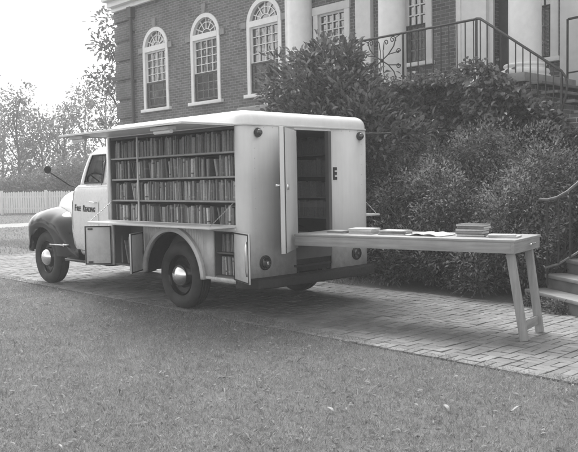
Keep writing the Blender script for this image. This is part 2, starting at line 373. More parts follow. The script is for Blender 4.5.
def grass():
    VS = []; TS = []
    # near lawn
    n = 1050000; x = rng.uniform(-12, 6.5, n); y = rng.uniform(-6, .25, n); P = np.stack([x, y, np.full(n, -.016)], 1)
    dist = np.hypot(x-CAM.x, y-CAM.y)
    keep = frustum_ok(P) & (y < PATH_Y0 + .05 + edge_wob(x)) & (rng.uniform(0, 1, n) < np.clip(5.0/dist, .35, 1))
    tuft = np.sin(x*1.7+np.sin(y*2.3))*np.sin(y*2.9+1.3*np.sin(x*1.1)) + .6*np.sin(x*7.1+y*3)*np.sin(y*8.3-x*2)
    keep &= rng.uniform(-1.6, 1.5, n) < tuft + .6
    P = P[keep]; tf = tuft[keep]; dist = dist[keep]
    # keep blades short where bricks are near
    P[:, 2] = np.where(P[:, 1] > PATH_Y0, -.004, P[:, 2]); V = blades(P, .036, .0036, 1); V2 = V.copy(); VS.append(V2)
    TS.append(np.clip(rng.normal(.45, .22, len(P)) + .13*tf + (rng.uniform(0, 1, len(P)) < .05)*.5, 0, 1))
    # broad-leaved weeds and clover
    m = 14000; x = rng.uniform(-9, 6.5, m); y = rng.uniform(-6, 0, m); P = np.stack([x, y, np.full(m, -.01)], 1); P = P[frustum_ok(P)]
    P += rng.normal(size=P.shape)*.01; k = len(P); D = rng.normal(size=(k, 3))*np.array([1, 1, .25]) + np.array([0, 0, .25])
    Vl = leaf_polys(P, D, rng.uniform(.02, .05, k), rng.uniform(.008, .02, k)); Vl = np.concatenate([Vl, Vl[:, 3:4]], 1)
    VS.append(Vl); T = rng.uniform(.2, .9, k); TS.append(np.concatenate([T, T]))
    n = 9000; x = rng.uniform(-9, 6, n); y = np.where(rng.uniform(0, 1, n) < .7, PATH_Y0+np.abs(rng.normal(0, .12, n)), PATH_Y1-np.abs(rng.normal(0, .1, n)))
    jx = np.abs((x-PATH_X0)/.0875-np.round((x-PATH_X0)/.0875)); jy = np.abs((y-PATH_Y0)/.0875-np.round((y-PATH_Y0)/.0875)); P = np.stack([x, y, np.full(n, -.012)], 1); P = P[((jx < .09) | (jy < .09)) & frustum_ok(P)]
    VS.append(blades(P, .03, .004, 9)); TS.append(rng.uniform(.1, .7, len(P)))
    m = 120; cx = rng.uniform(-8, 5, m); cy = rng.uniform(-5.5, -.1, m); k = 34; P = np.stack([cx[:, None]+rng.normal(0, .028, (m, k)), cy[:, None]+rng.normal(0, .028, (m, k)), np.full((m, k), -.016)], 2).reshape(-1, 3); P = P[frustum_ok(P)]
    VS.append(blades(P, .065, .005, 10)); TS.append(np.clip(rng.normal(.55, .25, len(P)), 0, 1))
    # farther lawn left of the path end, and behind the path
    n = 150000; x = rng.uniform(-48, -9.7, n); y = rng.uniform(-14, 26, n); P = np.stack([x, y, np.full(n, -.016)], 1)
    keep = frustum_ok(P, 1.5) & ~((x > -23.3) & (x < -20.5)); P = P[keep]; V = blades(P, .06, .02, 2); VS.append(V); TS.append(rng.uniform(.1, .8, len(P)))
    n = 50000; x = rng.uniform(-14, -1, n); y = rng.uniform(PATH_Y1, 7, n); P = np.stack([x, y, np.full(n, -.016)], 1); P = P[frustum_ok(P)]
    VS.append(blades(P, .07, .012, 3)); TS.append(rng.uniform(.1, .8, len(P)))
    V = np.concatenate(VS); T = np.concatenate(TS)
    tag(np_mesh('grass', V, 5, M['grass'], T), 'short mown grass with clover and thin tufts beside the brick path', 'grass', kind='stuff')
grass()

# ---------------------------------------------------------------- building
BY = 7.176; BX0 = -14.08; BX1 = 9.0; BZ1 = 6.62; PORCH_X = -6.55; CWALL = 7.5
bld = empty('brick_building', (BX0, BY, 0), 'two tone brick building with arched white windows, brick quoins and a columned porch', 'building')
def arch_wall(m, xa, xb, zb, zt, wins, y, depth=.16):
    """wall sheet with openings; wins = (x0, x1, z_sill, z_spring, z_top, arched)"""
    x = xa
    def q(x0, x1, z0, z1): m.add([(x0,y,z0),(x1,y,z0),(x1,y,z1),(x0,y,z1)], [(0,1,2,3)])
    for (x0, x1, zs, zp, ztp, ar) in wins:
        q(x, x0, zb, zt); q(x0, x1, zb, zs); c = (x0+x1)/2; r = (x1-x0)/2
        if ar:
            pts = [(c - r*math.cos(PI*k/16), zp + (ztp-zp)*math.sin(PI*k/16)) for k in range(17)]
        else: pts = [(x0, ztp), (x1, ztp)]
        for (a, za), (b, zb2) in zip(pts, pts[1:]):
            m.add([(a,y,za),(b,y,zb2),(b,y,zt),(a,y,zt)], [(0,1,2,3)]); m.add([(a,y,za),(b,y,zb2),(b,y+depth,zb2),(a,y+depth,za)], [(0,1,2,3)])
        m.add([(x0,y,zs),(x0,y,pts[0][1]),(x0,y+depth,pts[0][1]),(x0,y+depth,zs)], [(0,1,2,3)])
        m.add([(x1,y,zs),(x1,y,pts[-1][1]),(x1,y+depth,pts[-1][1]),(x1,y+depth,zs)], [(0,1,2,3)])
        m.add([(x0,y,zs),(x1,y,zs),(x1,y+depth,zs),(x0,y+depth,zs)], [(0,1,2,3)])
        x = x1
    q(x, xb, zb, zt)
AW = [(-12.72, -11.50, 3.56, 5.22, 5.80, 1), (-10.46, -9.24, 3.56, 5.22, 5.80, 1), (-8.19, -6.97, 3.56, 5.22, 5.80, 1)]
PW = [(-5.86, -4.94, 3.62, 5.14, 5.14, 0), (-3.46, -2.84, 3.72, 5.14, 5.14, 0), (-1.42, -.95, 3.02, 5.4, 5.4, 0), (-.74, -.27, 3.46, 5.2, 5.2, 0)]
m = MB(); arch_wall(m, BX0, BX1, 0, BZ1, AW+PW, BY)
m.add([(BX0,BY,0),(BX0,BY+12,0),(BX0,BY+12,BZ1),(BX0,BY,BZ1)], [(0,1,2,3)]); m.add([(BX1,BY,0),(BX1,BY+12,0),(BX1,BY+12,BZ1),(BX1,BY,BZ1)], [(0,1,2,3)])
m.add([(BX0,BY+12,0),(BX1,BY+12,0),(BX1,BY+12,BZ1),(BX0,BY+12,BZ1)], [(0,1,2,3)])
m.build('wall', M['brick'], bld, normals=False)
MB().box((BX0+.1, BY+1.1, .1), (BX1-.1, BY+1.15, BZ1-.1)).build('interior_wall', M['inner'], bld)
m = MB(); z = .0
while z < BZ1-.1:
    zz = min(z+.52, BZ1-.02); m.box((BX0-.05, BY-.075, z+.03), (BX0+.80, BY-.002, zz-.035)); z += .56
m.build('quoin', M['brickquoin'], bld, bevel=.008)
m = MB(); m.box((BX0-.07, BY-.3, BZ1), (BX1, BY-.0, BZ1+.16)); m.box((BX0-.14, BY-.44, BZ1+.16), (BX1, BY-.0, BZ1+.3)); m.box((BX0-.05, BY-.16, BZ1-.12), (BX1, BY-.052, BZ1))
m.box((BX0-.14, BY, BZ1+.0), (BX1, BY+12.4, BZ1+.3)); cor = m.build('cornice', M['white_wood'], bld, bevel=.01)
m = MB(); m.add([(BX0-.12,BY-.4,BZ1+.3),(BX1,BY-.4,BZ1+.3),(BX1,BY+12.4,BZ1+.3),(BX0-.12,BY+12.4,BZ1+.3),(BX0+3.6,BY+6,BZ1+3.2),(BX1,BY+6,BZ1+3.2)], [(0,1,5,4),(1,2,5),(2,3,4,5),(3,0,4),(0,3,2,1)])
m.build('roof', M['darkstone'], bld)
dp = MB().tube([(-13.19, BY-.09, 0), (-13.19, BY-.09, 6.3)], .05, 10).box((-13.30, BY-.16, 6.22), (-13.08, BY-.01, 6.52))
for zz in (1.2, 2.8, 4.4, 5.8): dp.box((-13.255, BY-.1, zz), (-13.125, BY-.004, zz+.04))
dp.build('downspout', M['iron'], bld)
def sash_grid(m, x0, x1, z0, z1, nx, nz, y, fr=.04, mu=.018, d=.03):
    m.box((x0, y, z0), (x0+fr, y+d, z1)); m.box((x1-fr, y, z0), (x1, y+d, z1)); m.box((x0+fr, y, z0), (x1-fr, y+d, z0+fr)); m.box((x0+fr, y, z1-fr), (x1-fr, y+d, z1))
    for i in range(1, nx): c = x0+fr+(x1-x0-2*fr)*i/nx; m.box((c-mu/2, y+.004, z0+fr), (c+mu/2, y+d-.004, z1-fr))
    for i in range(1, nz):
        c = z0+fr+(z1-z0-2*fr)*i/nz
        m.box((x0+fr, y+.007, c-mu/2), (x1-fr, y+d-.007, c+mu/2))
def arched_window(x0, x1, zs, zp, zt):
    c = (x0+x1)/2; r = (x1-x0)/2; rz = zt-zp; y = BY; fw = .11
    f = MB()
    f.box((x0, y-.03, zs), (x0+fw, y+.1, zp)); f.box((x1-fw, y-.03, zs), (x1, y+.1, zp)); f.box((x0+fw, y-.035, zp-.07), (x1-fw, y+.1, zp+.07))
    rows = []
    for k in range(25):
        t = PI*k/24; cs, sn = -math.cos(t), math.sin(t)
        rows.append([(c+r*cs, y-.03, zp+rz*sn), (c+(r-fw)*cs, y-.03, zp+(rz-fw)*sn), (c+(r-fw)*cs, y+.1, zp+(rz-fw)*sn), (c+r*cs, y+.1, zp+rz*sn)])
    f.grid(rows, True); f.smooth = False
    fo = f.build('window', M['white_wood'], bld)
    ri, rzi = r-fw, rz-fw; fan = MB()
    for k in range(1, 6):
        t = PI*k/6; fan.bar((c-.17*math.cos(t), y+.045, zp+.07+.12*math.sin(t)), (c-(ri+.01)*math.cos(t), y+.045, zp+(rzi+.01)*math.sin(t)), .022, .02, up=(0,1,0))
    for rr, zr in ((.18, .13), (.36, .31)):
        for k in range(12):
            a, b = PI*k/12, PI*(k+1)/12; fan.bar((c-rr*math.cos(a), y+.046, zp+.07+zr*math.sin(a)*.93), (c-rr*math.cos(b), y+.046, zp+.07+zr*math.sin(b)*.93), .018, .018, up=(0,1,0))
    fan.build('fanlight', M['white_wood'], fo)
    xm0, xm1 = x0+fw, x1-fw; zm = zs+.74*((zp-zs)/1.66)
    s = MB(); sash_grid(s, xm0, xm1, zm-.02, zp-.07, 4, 4, y+.03); s.build('upper_sash', M['white_wood'], fo)
    s = MB(); sash_grid(s, xm0, xm1, zs+.05, zm, 4, 3, y+.062, fr=.05); s.build('lower_sash', M['white_wood'], fo)
    s = MB(); sash_grid(s, xm0, xm1, zs+.04, zm, 1, 1, y+.012, fr=.035, d=.018); s.build('screen_frame', M['iron'], fo)
    g = MB(); g.box((xm0+.01, y+.074, zs+.05), (xm1-.01, y+.078, zp))
    pts = [(c-ri*math.cos(PI*k/20), y+.06, zp+rzi*math.sin(PI*k/20)) for k in range(21)]; g.add(pts, [tuple(range(21))]); g.build('pane', M['pane'], fo)
    sm = MB(); nb = 0
    # woven screen cloth, a grid of fine dark wires over the lower sash
    wx = np.arange(xm0+.035, xm1-.035, .022); wz = np.arange(zs+.075, zm-.03, .022)
    for a in wx: sm.box((a, y+.0205, zs+.07), (a+.0065, y+.0215, zm-.03))
    for a in wz: sm.box((xm0+.035, y+.0185, a), (xm1-.035, y+.0195, a+.0065))
    sm.build('insect_screen', M['screen'], fo)
    MB().box((x0-.09, y-.09, zs-.09), (x1+.09, y+.1, zs-.002)).build('sill', M['white_wood'], fo, bevel=.008)
    k = MB(); k.add([(c-.06,y-.05,zt+.0),(c+.06,y-.05,zt+.0),(c+.085,y-.05,zt+.24),(c-.085,y-.05,zt+.24),(c-.06,y-.002,zt+.0),(c+.06,y-.002,zt+.0),(c+.085,y-.002,zt+.24),(c-.085,y-.002,zt+.24)],
                     [(0,1,2,3),(7,6,5,4),(0,4,5,1),(1,5,6,2),(2,6,7,3),(3,7,4,0)])
    k.build('keystone', M['stone'], fo); MB().box((x0-.2, y-.045, zp-.07), (x0-.006, y-.002, zp+.08)).build('impost', M['stone'], fo); MB().box((x1+.006, y-.045, zp-.07), (x1+.2, y-.002, zp+.08)).build('impost', M['stone'], fo)
    cb = MB(); n = 26
    rows = [[(xm0+(xm1-xm0)*j/n, y+.22+.02*math.sin(j*1.9), zz) for j in range(n+1)] for zz in (zs+.95, zp-.0)]; cb.grid(rows); cb.build('blind', M['curtain'], fo)
for (x0, x1, zs, zp, zt, a) in AW: arched_window(x0, x1, zs, zp, zt)
def rect_window(x0, x1, zs, zt, nx, screen=True, nz=(3, 3)):
    y = BY; f = MB(); fw = .07
    f.box((x0-.07, y-.04, zs), (x0+fw, y+.1, zt)); f.box((x1-fw, y-.04, zs), (x1+.07, y+.1, zt)); f.box((x0-.09, y-.05, zt-fw), (x1+.09, y+.1, zt+.1))
    fo = f.build('window', M['white_wood'], bld, bevel=.006); zm = zs+(zt-zs)*.5
    s = MB(); sash_grid(s, x0+fw, x1-fw, zm-.02, zt-fw, nx, nz[0], y+.02, mu=.024); s.build('upper_sash', M['white_wood'], fo)
    s = MB(); sash_grid(s, x0+fw, x1-fw, zs, zm, nx, nz[1], y+.055, mu=.02); s.build('lower_sash', M['white_wood'], fo)
    MB().box((x0+fw, y+.066, zs), (x1-fw, y+.07, zt-fw)).build('pane', M['pane'], fo)
    if screen:
        s = MB(); sash_grid(s, x0+fw, x1-fw, zs, zm+.02, 1, 1, y-.02, fr=.03, d=.018)
        for a in np.arange(x0+fw+.03, x1-fw-.03, .022): s.box((a, y-.0105, zs+.03), (a+.0065, y-.0095, zm-.01))
        for a in np.arange(zs+.03, zm-.01, .022): s.box((x0+fw+.03, y-.0125, a), (x1-fw-.03, y-.0115, a+.0065))
        s.build('insect_screen', M['screen'], fo)
    MB().box((x0-.12, y-.1, zs-.08), (x1+.12, y+.1, zs-.002)).build('sill', M['white_wood'], fo, bevel=.008)
rect_window(*PW[0][:3], PW[0][4], 4, False, (4, 4)); rect_window(*PW[1][:3], PW[1][4], 3); rect_window(*PW[3][:3], PW[3][4], 2)
# porch
PZ = 3.02
m = MB(); m.box((PORCH_X, 5.42, PZ-.14), (.15, BY-.004, PZ)); m.build('porch_floor', M['stone'], bld, bevel=.012)
MB().box((PORCH_X+.05, 5.5, 0), (.1, BY-.004, PZ-.142)).build('porch_base', M['brickporch'], bld)
for cx in (-5.5, -3.05, -.34):
    p = [(.31, .34)] + [(.31*(1-.05*k/6), .34+.5*k) for k in range(1, 7)]
    c = MB().lathe([(.25, .24)] + [(.262 - .0006*k, .30+.16*k) for k in range(0, 20)], (cx, 6.3, PZ), n=40); co = c.build('column', M['white_wood'], bld)
    MB().lathe([(.35, .05), (.375, .07), (.385, .10), (.375, .14), (.335, .155), (.315, .165), (.315, .19), (.335, .2), (.34, .22), (.325, .24), (.27, .245)], (cx, 6.3, PZ), n=40).lathe([(.40, 0), (.40, .046), (.34, .048)], (cx, 6.3, PZ), n=40).build('column_base', M['white_wood'], co)
MB().box((-4.63, BY-.12, PZ), (-4.22, BY-.002, 6.4)).build('pilaster', M['white_wood'], bld, bevel=.01)
MB().box((-6.72, BY-.14, PZ), (-5.98, BY-.002, 6.4)).build('pilaster', M['white_wood'], bld, bevel=.01)
MB().box((-2.14, BY-.16, PZ), (-1.5, BY-.002, 6.4)).box((-2.10, BY-.19, PZ), (-2.02, BY-.15, 6.3)).build('pilaster', M['white_wood'], bld, bevel=.008)
MB().box((-.13, BY-.12, PZ-.1), (1.0, BY-.002, 6.4)).build('pilaster', M['white_wood'], bld, bevel=.01)
MB().box((-6.7, 5.98, 6.2), (.6, BY-.004, 6.6)).build('entablature', M['white_wood'], bld, bevel=.01)
d = MB(); d.box((-1.50, BY-.06, PZ), (-1.42, BY+.02, 5.4)).box((-.95, BY-.06, PZ), (-.87, BY+.02, 5.4)); do = d.build('door_frame', M['white_wood'], bld)
MB().box((-1.4, BY+.10, PZ+.01), (-.96, BY+.14, 5.36)).build('door', M['dark'], bld)
def rail(name, pts, spacing, lowoff, label, bars=True, r=.016, zfun=None):
    e = empty(name, pts[0], label, 'railing'); e_o = Vector(pts[0])
    MB().tube(pts, r*1.25, 8).build('handrail', M['iron'], e)
    low = [Vector(p)-Vector((0, 0, lowoff)) for p in pts]
    MB().tube(low, r*.8, 6).build('bottom_rail', M['iron'], e)
    if bars:
        k = 0
        for a, b in zip(pts, pts[1:]):
            a, b = Vector(a), Vector(b); L = (b-a).length; n = max(1, round(L/spacing))
            for i in range(n):
                p = a.lerp(b, i/n); MB().box((p.x-.007, p.y-.007, p.z-lowoff), (p.x+.007, p.y+.007, p.z-.005)).build('baluster', M['iron'], e); k += 1
    return e
RZ = 3.945
pr = rail('porch_railing', [(-4.2, 5.5, RZ), (-3.12, 5.5, RZ)], .155, .82, 'black iron railing along the porch edge, ending in a scrollwork panel')
for a in (-4.2, -3.12, -2.18): MB().box((a-.014, 5.486, PZ), (a+.014, 5.514, RZ)).build('post', M['iron'], pr)
MB().tube([(-3.12, 5.5, RZ), (-.73, 5.5, RZ)], .02, 8).build('handrail', M['iron'], pr)
MB().tube([(-2.02, 5.5, RZ-.82), (-.73, 5.5, RZ-.82)], .012, 6).build('bottom_rail', M['iron'], pr)
for i in range(0, 9):
    x = -2.02+i*.155; MB().box((x-.007, 5.493, RZ-.82), (x+.007, 5.507, RZ-.005)).build('baluster', M['iron'], pr)
MB().box((-.745, 5.484, PZ), (-.715, 5.516, RZ+.02)).build('post', M['iron'], pr)
sc_ = MB()
def scroll(cx, cz, r, a0, turns, sgn, tail):
    pts = []
    for k in range(26):
        t = k/25; a = a0+sgn*2*PI*turns*t; rr = r*(1-.8*t); pts.append((cx+rr*math.cos(a), 5.5, cz+rr*math.sin(a)))
    sc_.tube([tail] + pts, .009, 6)
cz = RZ-.41; cxp = -2.65
for sx in (-1, 1):
    for sz in (-1, 1):
        sc_.tube([(cxp, 5.5, cz), (cxp+sx*0.146, 5.5, cz+sz*.09), (cxp+sx*0.268, 5.5, cz+sz*.22), (cxp+sx*0.317, 5.5, cz+sz*.36)], .011, 6)
        scroll(cxp+sx*0.244, cz+sz*.335, .06, 0 if sx > 0 else PI, 1.3, sz*sx, (cxp+sx*0.317, 5.5, cz+sz*.30))
        scroll(cxp+sx*0.104, cz+sz*.30, .05, PI if sx > 0 else 0, 1.2, -sz*sx, (cxp+sx*0.037, 5.5, cz+sz*.18))
        sc_.tube([(cxp+sx*0.037, 5.5, cz+sz*.02), (cxp+sx*0.030, 5.5, cz+sz*.18)], .009, 6)
        scroll(cxp+sx*0.366, cz+sz*.12, .05, 0, 1.2, sz, (cxp+sx*0.146, 5.5, cz+sz*.09))
        sc_.tube([(cxp+sx*0.317, 5.5, cz+sz*.36), (cxp+sx*0.439, 5.5, cz+sz*.41)], .009, 6)
sc_.lathe([(.0, -.02), (.035, -.012), (.035, .012), (0, .02)], (cxp, 5.5, cz), 'y', 12)
sc_.build('scroll_panel', M['iron'], pr)
# upper stair
st = empty('porch_staircase', (.15, 5.5, 0), 'dark stone staircase going down from the porch, behind the ivy', 'staircase')
m = MB()
for i in range(7): m.box((.152-.3+i*.25+.15, 5.46, 0), (.152-.3+(i+1)*.25+.15, 6.9, PZ-.16*(i+1)-.045))
m.build('riser', M['brickporch'], st)
m = MB()
for i in range(7): m.box((.154+(i-1)*.25+.25, 5.44, PZ-.16*(i+1)-.043), (.154+i*.25+.26, 6.92, PZ-.16*(i+1)))
m.build('tread', M['darkstone'], st, bevel=.006)
LZ = PZ-.16*8
MB().box((1.92, 5.3, 0), (5.2, 6.92, LZ)).build('landing', M['brickporch'], st)
sr = rail('stair_railing', [(-.7, 5.46, RZ), (-.62, 5.44, RZ-.02), (.73, 5.42, 2.96), (.80, 5.42, 2.86)], .15, .70, 'black iron railing sloping down beside the upper stairs')
MB().tube([(.80, 5.42, 2.86), (.82, 5.42, 2.75), (.80, 5.42, 2.6), (.74, 5.41, 2.4), (.66, 5.40, 2.25), (.60, 5.40, 2.16)], .018, 8).build('newel_scroll', M['iron'], sr)
MB().box((.72, 5.406, 1.9), (.75, 5.434, 2.94)).build('post', M['iron'], sr)
fr = rail('far_stair_railing', [(.12, 6.85, 3.98), (.62, 6.85, 4.0), (.62, 6.75, 4.0)], .22, .86, 'short black iron railing on the far side of the porch stairs')
for i in range(3):
    x = .1+i*.28; MB().box((x, 6.83, PZ-.4), (x+.02, 6.87, 3.98)).build('post', M['iron'], fr)
# lower stair
S0 = Vector((1.60, 2.86, 0)); nn = Vector((.87, -.493, 0)); uu = Vector((.493, .87, 0))
ls = empty('garden_steps', S0, 'stone steps with pale treads rising from the brick path at the far right', 'steps')
rs = MB(); tr = MB()
def slab(m, a, b, c, d, z0, z1): m.add([(*a,z0),(*b,z0),(*c,z0),(*d,z0),(*a,z1),(*b,z1),(*c,z1),(*d,z1)], [(3,2,1,0),(4,5,6,7),(0,1,5,4),(1,2,6,5),(2,3,7,6),(3,0,4,7)])
for i in range(11):
    z = .16*(i+1); a = S0+uu*(.26*i); e_ = S0+uu*(.26*(i+1)); W_ = 1.9
    slab(rs, (a+uu*.02).xy, (a+uu*.02+nn*W_).xy, (e_+uu*.018+nn*W_).xy, (e_+uu*.018).xy, -.03, z-.045)
    slab(tr, (a-nn*.03).xy, (a+nn*(W_+.03)).xy, (e_+uu*.015+nn*(W_+.03)).xy, (e_+uu*.015-nn*.03).xy, z-.043, z)
rs.build('riser', M['darkstone'], ls); tr.build('tread', M['stone'], ls, bevel=.008)
def lp(t, z): p = S0+uu*t+nn*.06; return (p.x, p.y, z)
lr = empty('lower_stair_railing', lp(0, 0), 'pale worn iron handrail curving up beside the garden steps at right edge', 'railing')
hp = [(1.70, 3.0, 1.185), (1.78, 3.02, 1.18), (1.88, 3.05, 1.205), (1.98, 3.10, 1.27), (2.07, 3.2, 1.38), (2.2, 3.42, 1.56), (2.4, 3.78, 1.80), (2.7, 4.3, 2.15)]
MB().tube(hp, .017, 8).build('handrail', M['palerail'], lr)
MB().tube([(1.76, 3.0, .40), (1.9, 3.05, .45), (2.05, 3.18, .57), (2.3, 3.6, .9), (2.7, 4.3, 1.4)], .014, 6).build('bottom_rail', M['palerail'], lr)
for (x, y, a, b) in ((1.78, 3.02, .2, 1.18), (1.9, 3.05, .45, 1.21), (2.0, 3.13, .52, 1.29), (2.12, 3.3, .68, 1.45), (2.25, 3.5, .82, 1.62)):
    MB().box((x-.009, y-.009, a), (x+.009, y+.009, b)).build('baluster', M['iron'], lr)

# ---------------------------------------------------------------- planting
def stems(m, base, tips, r0=.03, r1=.006, wig=.08):
    for tp in tips:
        b = Vector(base) + Vector((random.uniform(-.15, .15), random.uniform(-.15, .15), 0)); t = Vector(tp); pts = []
        for k in range(6):
            f = k/5; p = b.lerp(t, f) + Vector((random.uniform(-wig, wig), random.uniform(-wig, wig), 0))*f*(1-f)*4; p.z = b.z+(t.z-b.z)*f**.85; pts.append(p)
        m.tube(pts, r0, 6, r1)
def shrub(name, loc, label, cat, blobs, ncl, per, cr, L, W, mat, seed, shell=.5, group=None):
    shell = max(shell, .55); e = empty(name, loc, label, cat, group)
    m = MB(); tips = []
    for c, r in blobs:
        for k in range(7 if len(blobs) < 12 else 2): d = unit(rng.normal(size=3)); tips.append(np.array(c)+d*np.array(r)*(.75 if len(blobs) < 12 else 1.15))
    stems(m, loc, [t for t in tips if t[2] > .1]); m.build('stem', M['bark'], e)
    foliage('foliage', cloud(blobs, ncl, per, cr, seed, shell), L, W, mat, e)
    return e
shrub('magnolia_shrub', (-2.9, 4.3, 0), 'tall broad-leaved bush rising behind the truck in front of the windows', 'bush',
      [((-3.2, 4.3, 2.45), (1.15, .85, 1.05)), ((-2.6, 4.3, 2.5), (.9, .8, .95)), ((-3.9, 4.35, 2.1), (.75, .7, .85)), ((-1.9, 4.2, 1.8), (.85, .8, .95)), ((-3.0, 4.2, 1.2), (1.5, .9, 1.1)), ((-2.95, 4.5, 3.35), (.55, .4, .38)), ((-3.75, 4.5, 3.0), (.35, .3, .65))],
      1500, 15, .085, .125, .048, M['leaf_big'], 21, .62)
# ivy over the porch wall and the side of the stairs
def ivytop(x): return np.interp(x, [-3.6, -1.1, -.62, -.4, -.1, .15, .62, .95, 1.9], [2.9, 2.93, 3.08, 3.0, 2.82, 2.60, 2.28, 1.95, 1.6])
def ivy():
    e = empty('ivy', (-.9, 5.2, 0), 'thick ivy hanging over the porch wall and up to the iron railing', 'ivy')
    g = np.random.default_rng(5); n = 26000; x = g.uniform(-3.6, 1.9, n); s = g.uniform(0, 1, n)
    top = ivytop(x) + .06*np.sin(x*4)+.04*np.sin(x*11)
    z = top*(s**.75); bulge = .26+.50*(1-(z/top))+.20*np.sin(x*3.1+z*2)*np.cos(z*3.7+x)+.12*np.sin(x*8+z*6)*np.sin(z*9-x*3)
    y = 5.38 - bulge*g.uniform(.55, 1, n); P = np.stack([x, y, z], 1)
    P[:, 1] += g.normal(size=n)*.03
    D = np.stack([g.normal(size=n)*.6, -np.abs(g.normal(size=n))*.5-.35, -.35+g.normal(size=n)*.55], 1)
    tone = np.clip(.5+.3*np.sin(x*5+z*4)+g.normal(size=n)*.25, 0, 1)
    foliage('foliage', (P, D, tone), .095, .078, M['leaf_ivy'], e)
    k = 2600; xx = g.uniform(-3.4, 1.0, k); tt = ivytop(xx)
    P = np.stack([xx, 5.28+g.normal(size=k)*.12, tt+np.abs(g.normal(size=k))*.09], 1); D = g.normal(size=(k, 3))+np.array([0, -.4, .3])
    foliage('runner_foliage', (P, D, g.uniform(.2, 1, k)), .08, .065, M['leaf_ivy'], e)
    m = MB()
    for i in range(26):
        x0 = random.uniform(-3.2, 1.2); pts = [(x0+random.uniform(-.1, .1)*j, 5.30-.09*j if j < 4 else 5.0-.02*j, max(.05, (3.0 if x0 < -.7 else 3.0-(x0+.7)*.86)-.5*j)) for j in range(6)]; m.tube(pts, .009, 5)
    m.build('stem', M['bark'], e)
    m = MB(); xs_ = [-3.6, -.8, -.1, .62, .95, 1.9]
    for a, b in zip(xs_, xs_[1:]):
        za, zb_ = float(ivytop(a))-.4, float(ivytop(b))-.4
        m.add([(a,5.3,0),(b,5.3,0),(b,5.4,0),(a,5.4,0),(a,5.3,za),(b,5.3,zb_),(b,5.4,zb_),(a,5.4,za)], [(0,1,5,4),(4,5,6,7),(2,3,7,6)])
    m.build('stem_mat', M['bark'], e)
ivy()
AZ = [('low azalea shrub overhanging the brick path behind the table', (-.1, 3.6), [((-.2, 3.7, .75), (.95, .85, .85)), ((-.9, 3.9, .8), (.8, .8, .95)), ((.1, 3.3, .4), (.7, .45, .45)), ((-.6, 3.3, .4), (.6, .4, .4))]),
      ('small-leaved azalea shrub filling the middle of the bank', (.4, 4.3), [((.3, 4.4, 1.25), (.95, .75, .95)), ((-.5, 4.6, 1.35), (.9, .6, .9)), ((.8, 4.1, .9), (.7, .7, .8))]),
      ('dense azalea shrub at the right beside the garden steps', (1.25, 3.7), [((1.15, 3.6, .75), (.62, .75, .85)), ((1.45, 4.2, 1.15), (.75, .7, .8)), ((1.9, 4.9, 1.3), (.7, .6, .75)), ((.9, 3.15, .38), (.5, .42, .4))]),
      ('dark azalea shrub in the shadow behind the truck', (-1.8, 3.8), [((-1.8, 3.8, .75), (.9, .7, .85)), ((-2.7, 3.8, .7), (.9, .6, .8)), ((-1.3, 4.3, 1.3), (.8, .6, .9))])]
def loosen(bl, seed, k=11, f=.40):
    g = random.Random(seed); out = []
    for c, r in bl:
        out.append((c, tuple(q*.72 for q in r)))
        for _ in range(k):
            d = Vector((g.gauss(0, 1), g.gauss(-.35, 1), g.gauss(.3, 1))).normalized(); q = f*g.uniform(.6, 1.25)
            out.append(((c[0]+d.x*r[0]*.72, c[1]+d.y*r[1]*.72, max(.15, c[2]+d.z*r[2]*.72)), (r[0]*q, r[1]*q, r[2]*q*.8)))
    return out
for i, (lb, (x, y), bl) in enumerate(AZ):
    bl = loosen(bl, 60+i)
    shrub('azalea_shrub', (x, y, 0), lb, 'shrub', bl, 1750, 18, .055, .052, .021, M['leaf_fine'], 40+i*3, .66, 'azalea shrubs on the bank between path and porch')
# a few loose seedling plants at the foot of the steps
for k, (x, y) in enumerate(((1.75, 2.72), (1.98, 2.58), (2.2, 2.48))):
    e = empty('ground_plant', (x, y, 0), ('low leafy plant at the left foot of the garden steps', 'low leafy plant in front of the lowest garden step', 'low leafy plant in front of the step nearest the right edge')[k], 'plant', 'plants at the foot of the steps')
    foliage('foliage', cloud([((x, y, .05), (.14, .1, .07))], 50, 8, .02, 70+k, .2), .035, .018, M['leaf_fine'], e)
# trees beyond the fence
def tree(name, x, y, h, rad, label, seed, n=900, L=.21, W=.12, trunk_r=.13, low=.3, cat='tree', per=9, group='trees beyond the white fence'):
    e = empty(name, (x, y, 0), label, cat, group); g = random.Random(seed); m = MB(); blobs = []
    top = Vector((x+g.uniform(-.3, .3), y+g.uniform(-.3, .3), h*.8)); m.tube([(x, y, -.1), (x+g.uniform(-.1, .1), y, h*.25), (x+g.uniform(-.2, .2), y, h*.5), tuple(top)], trunk_r, 8, trunk_r*.25)
    nb = 11
    for k in range(nb):
        f = low+(1-low)*(k+.5)/nb; a = g.uniform(0, 2*PI); rr = rad*(1-.55*((f-.45)/.6)**2)*g.uniform(.35, .85)
        c = (x+rr*math.cos(a), y+rr*math.sin(a), h*f); s0 = rad*g.uniform(.22, .42); blobs.append((c, (s0*1.1, s0*1.1, s0*.75)))
        b = Vector((x, y, h*max(.15, f-.22))); m.tube([b, b.lerp(Vector(c), .5)+Vector((0, 0, .1*rad)), Vector(c)], trunk_r*.4, 6, trunk_r*.08)
    m.build('trunk', M['bark'], e); foliage('crown', cloud(blobs, int(n*.2), per, rad*.07, seed, .2), L, W, M['leaf_tree'], e); return e
def spot(px, Z):
    """a ground spot Z metres deep whose bearing is a column of the photograph"""
    v = Vector((-math.sin(YAW), math.cos(YAW), 0)); p = CAM + v*Z + RT*((px-289)/769.7*Z); return p.x, p.y
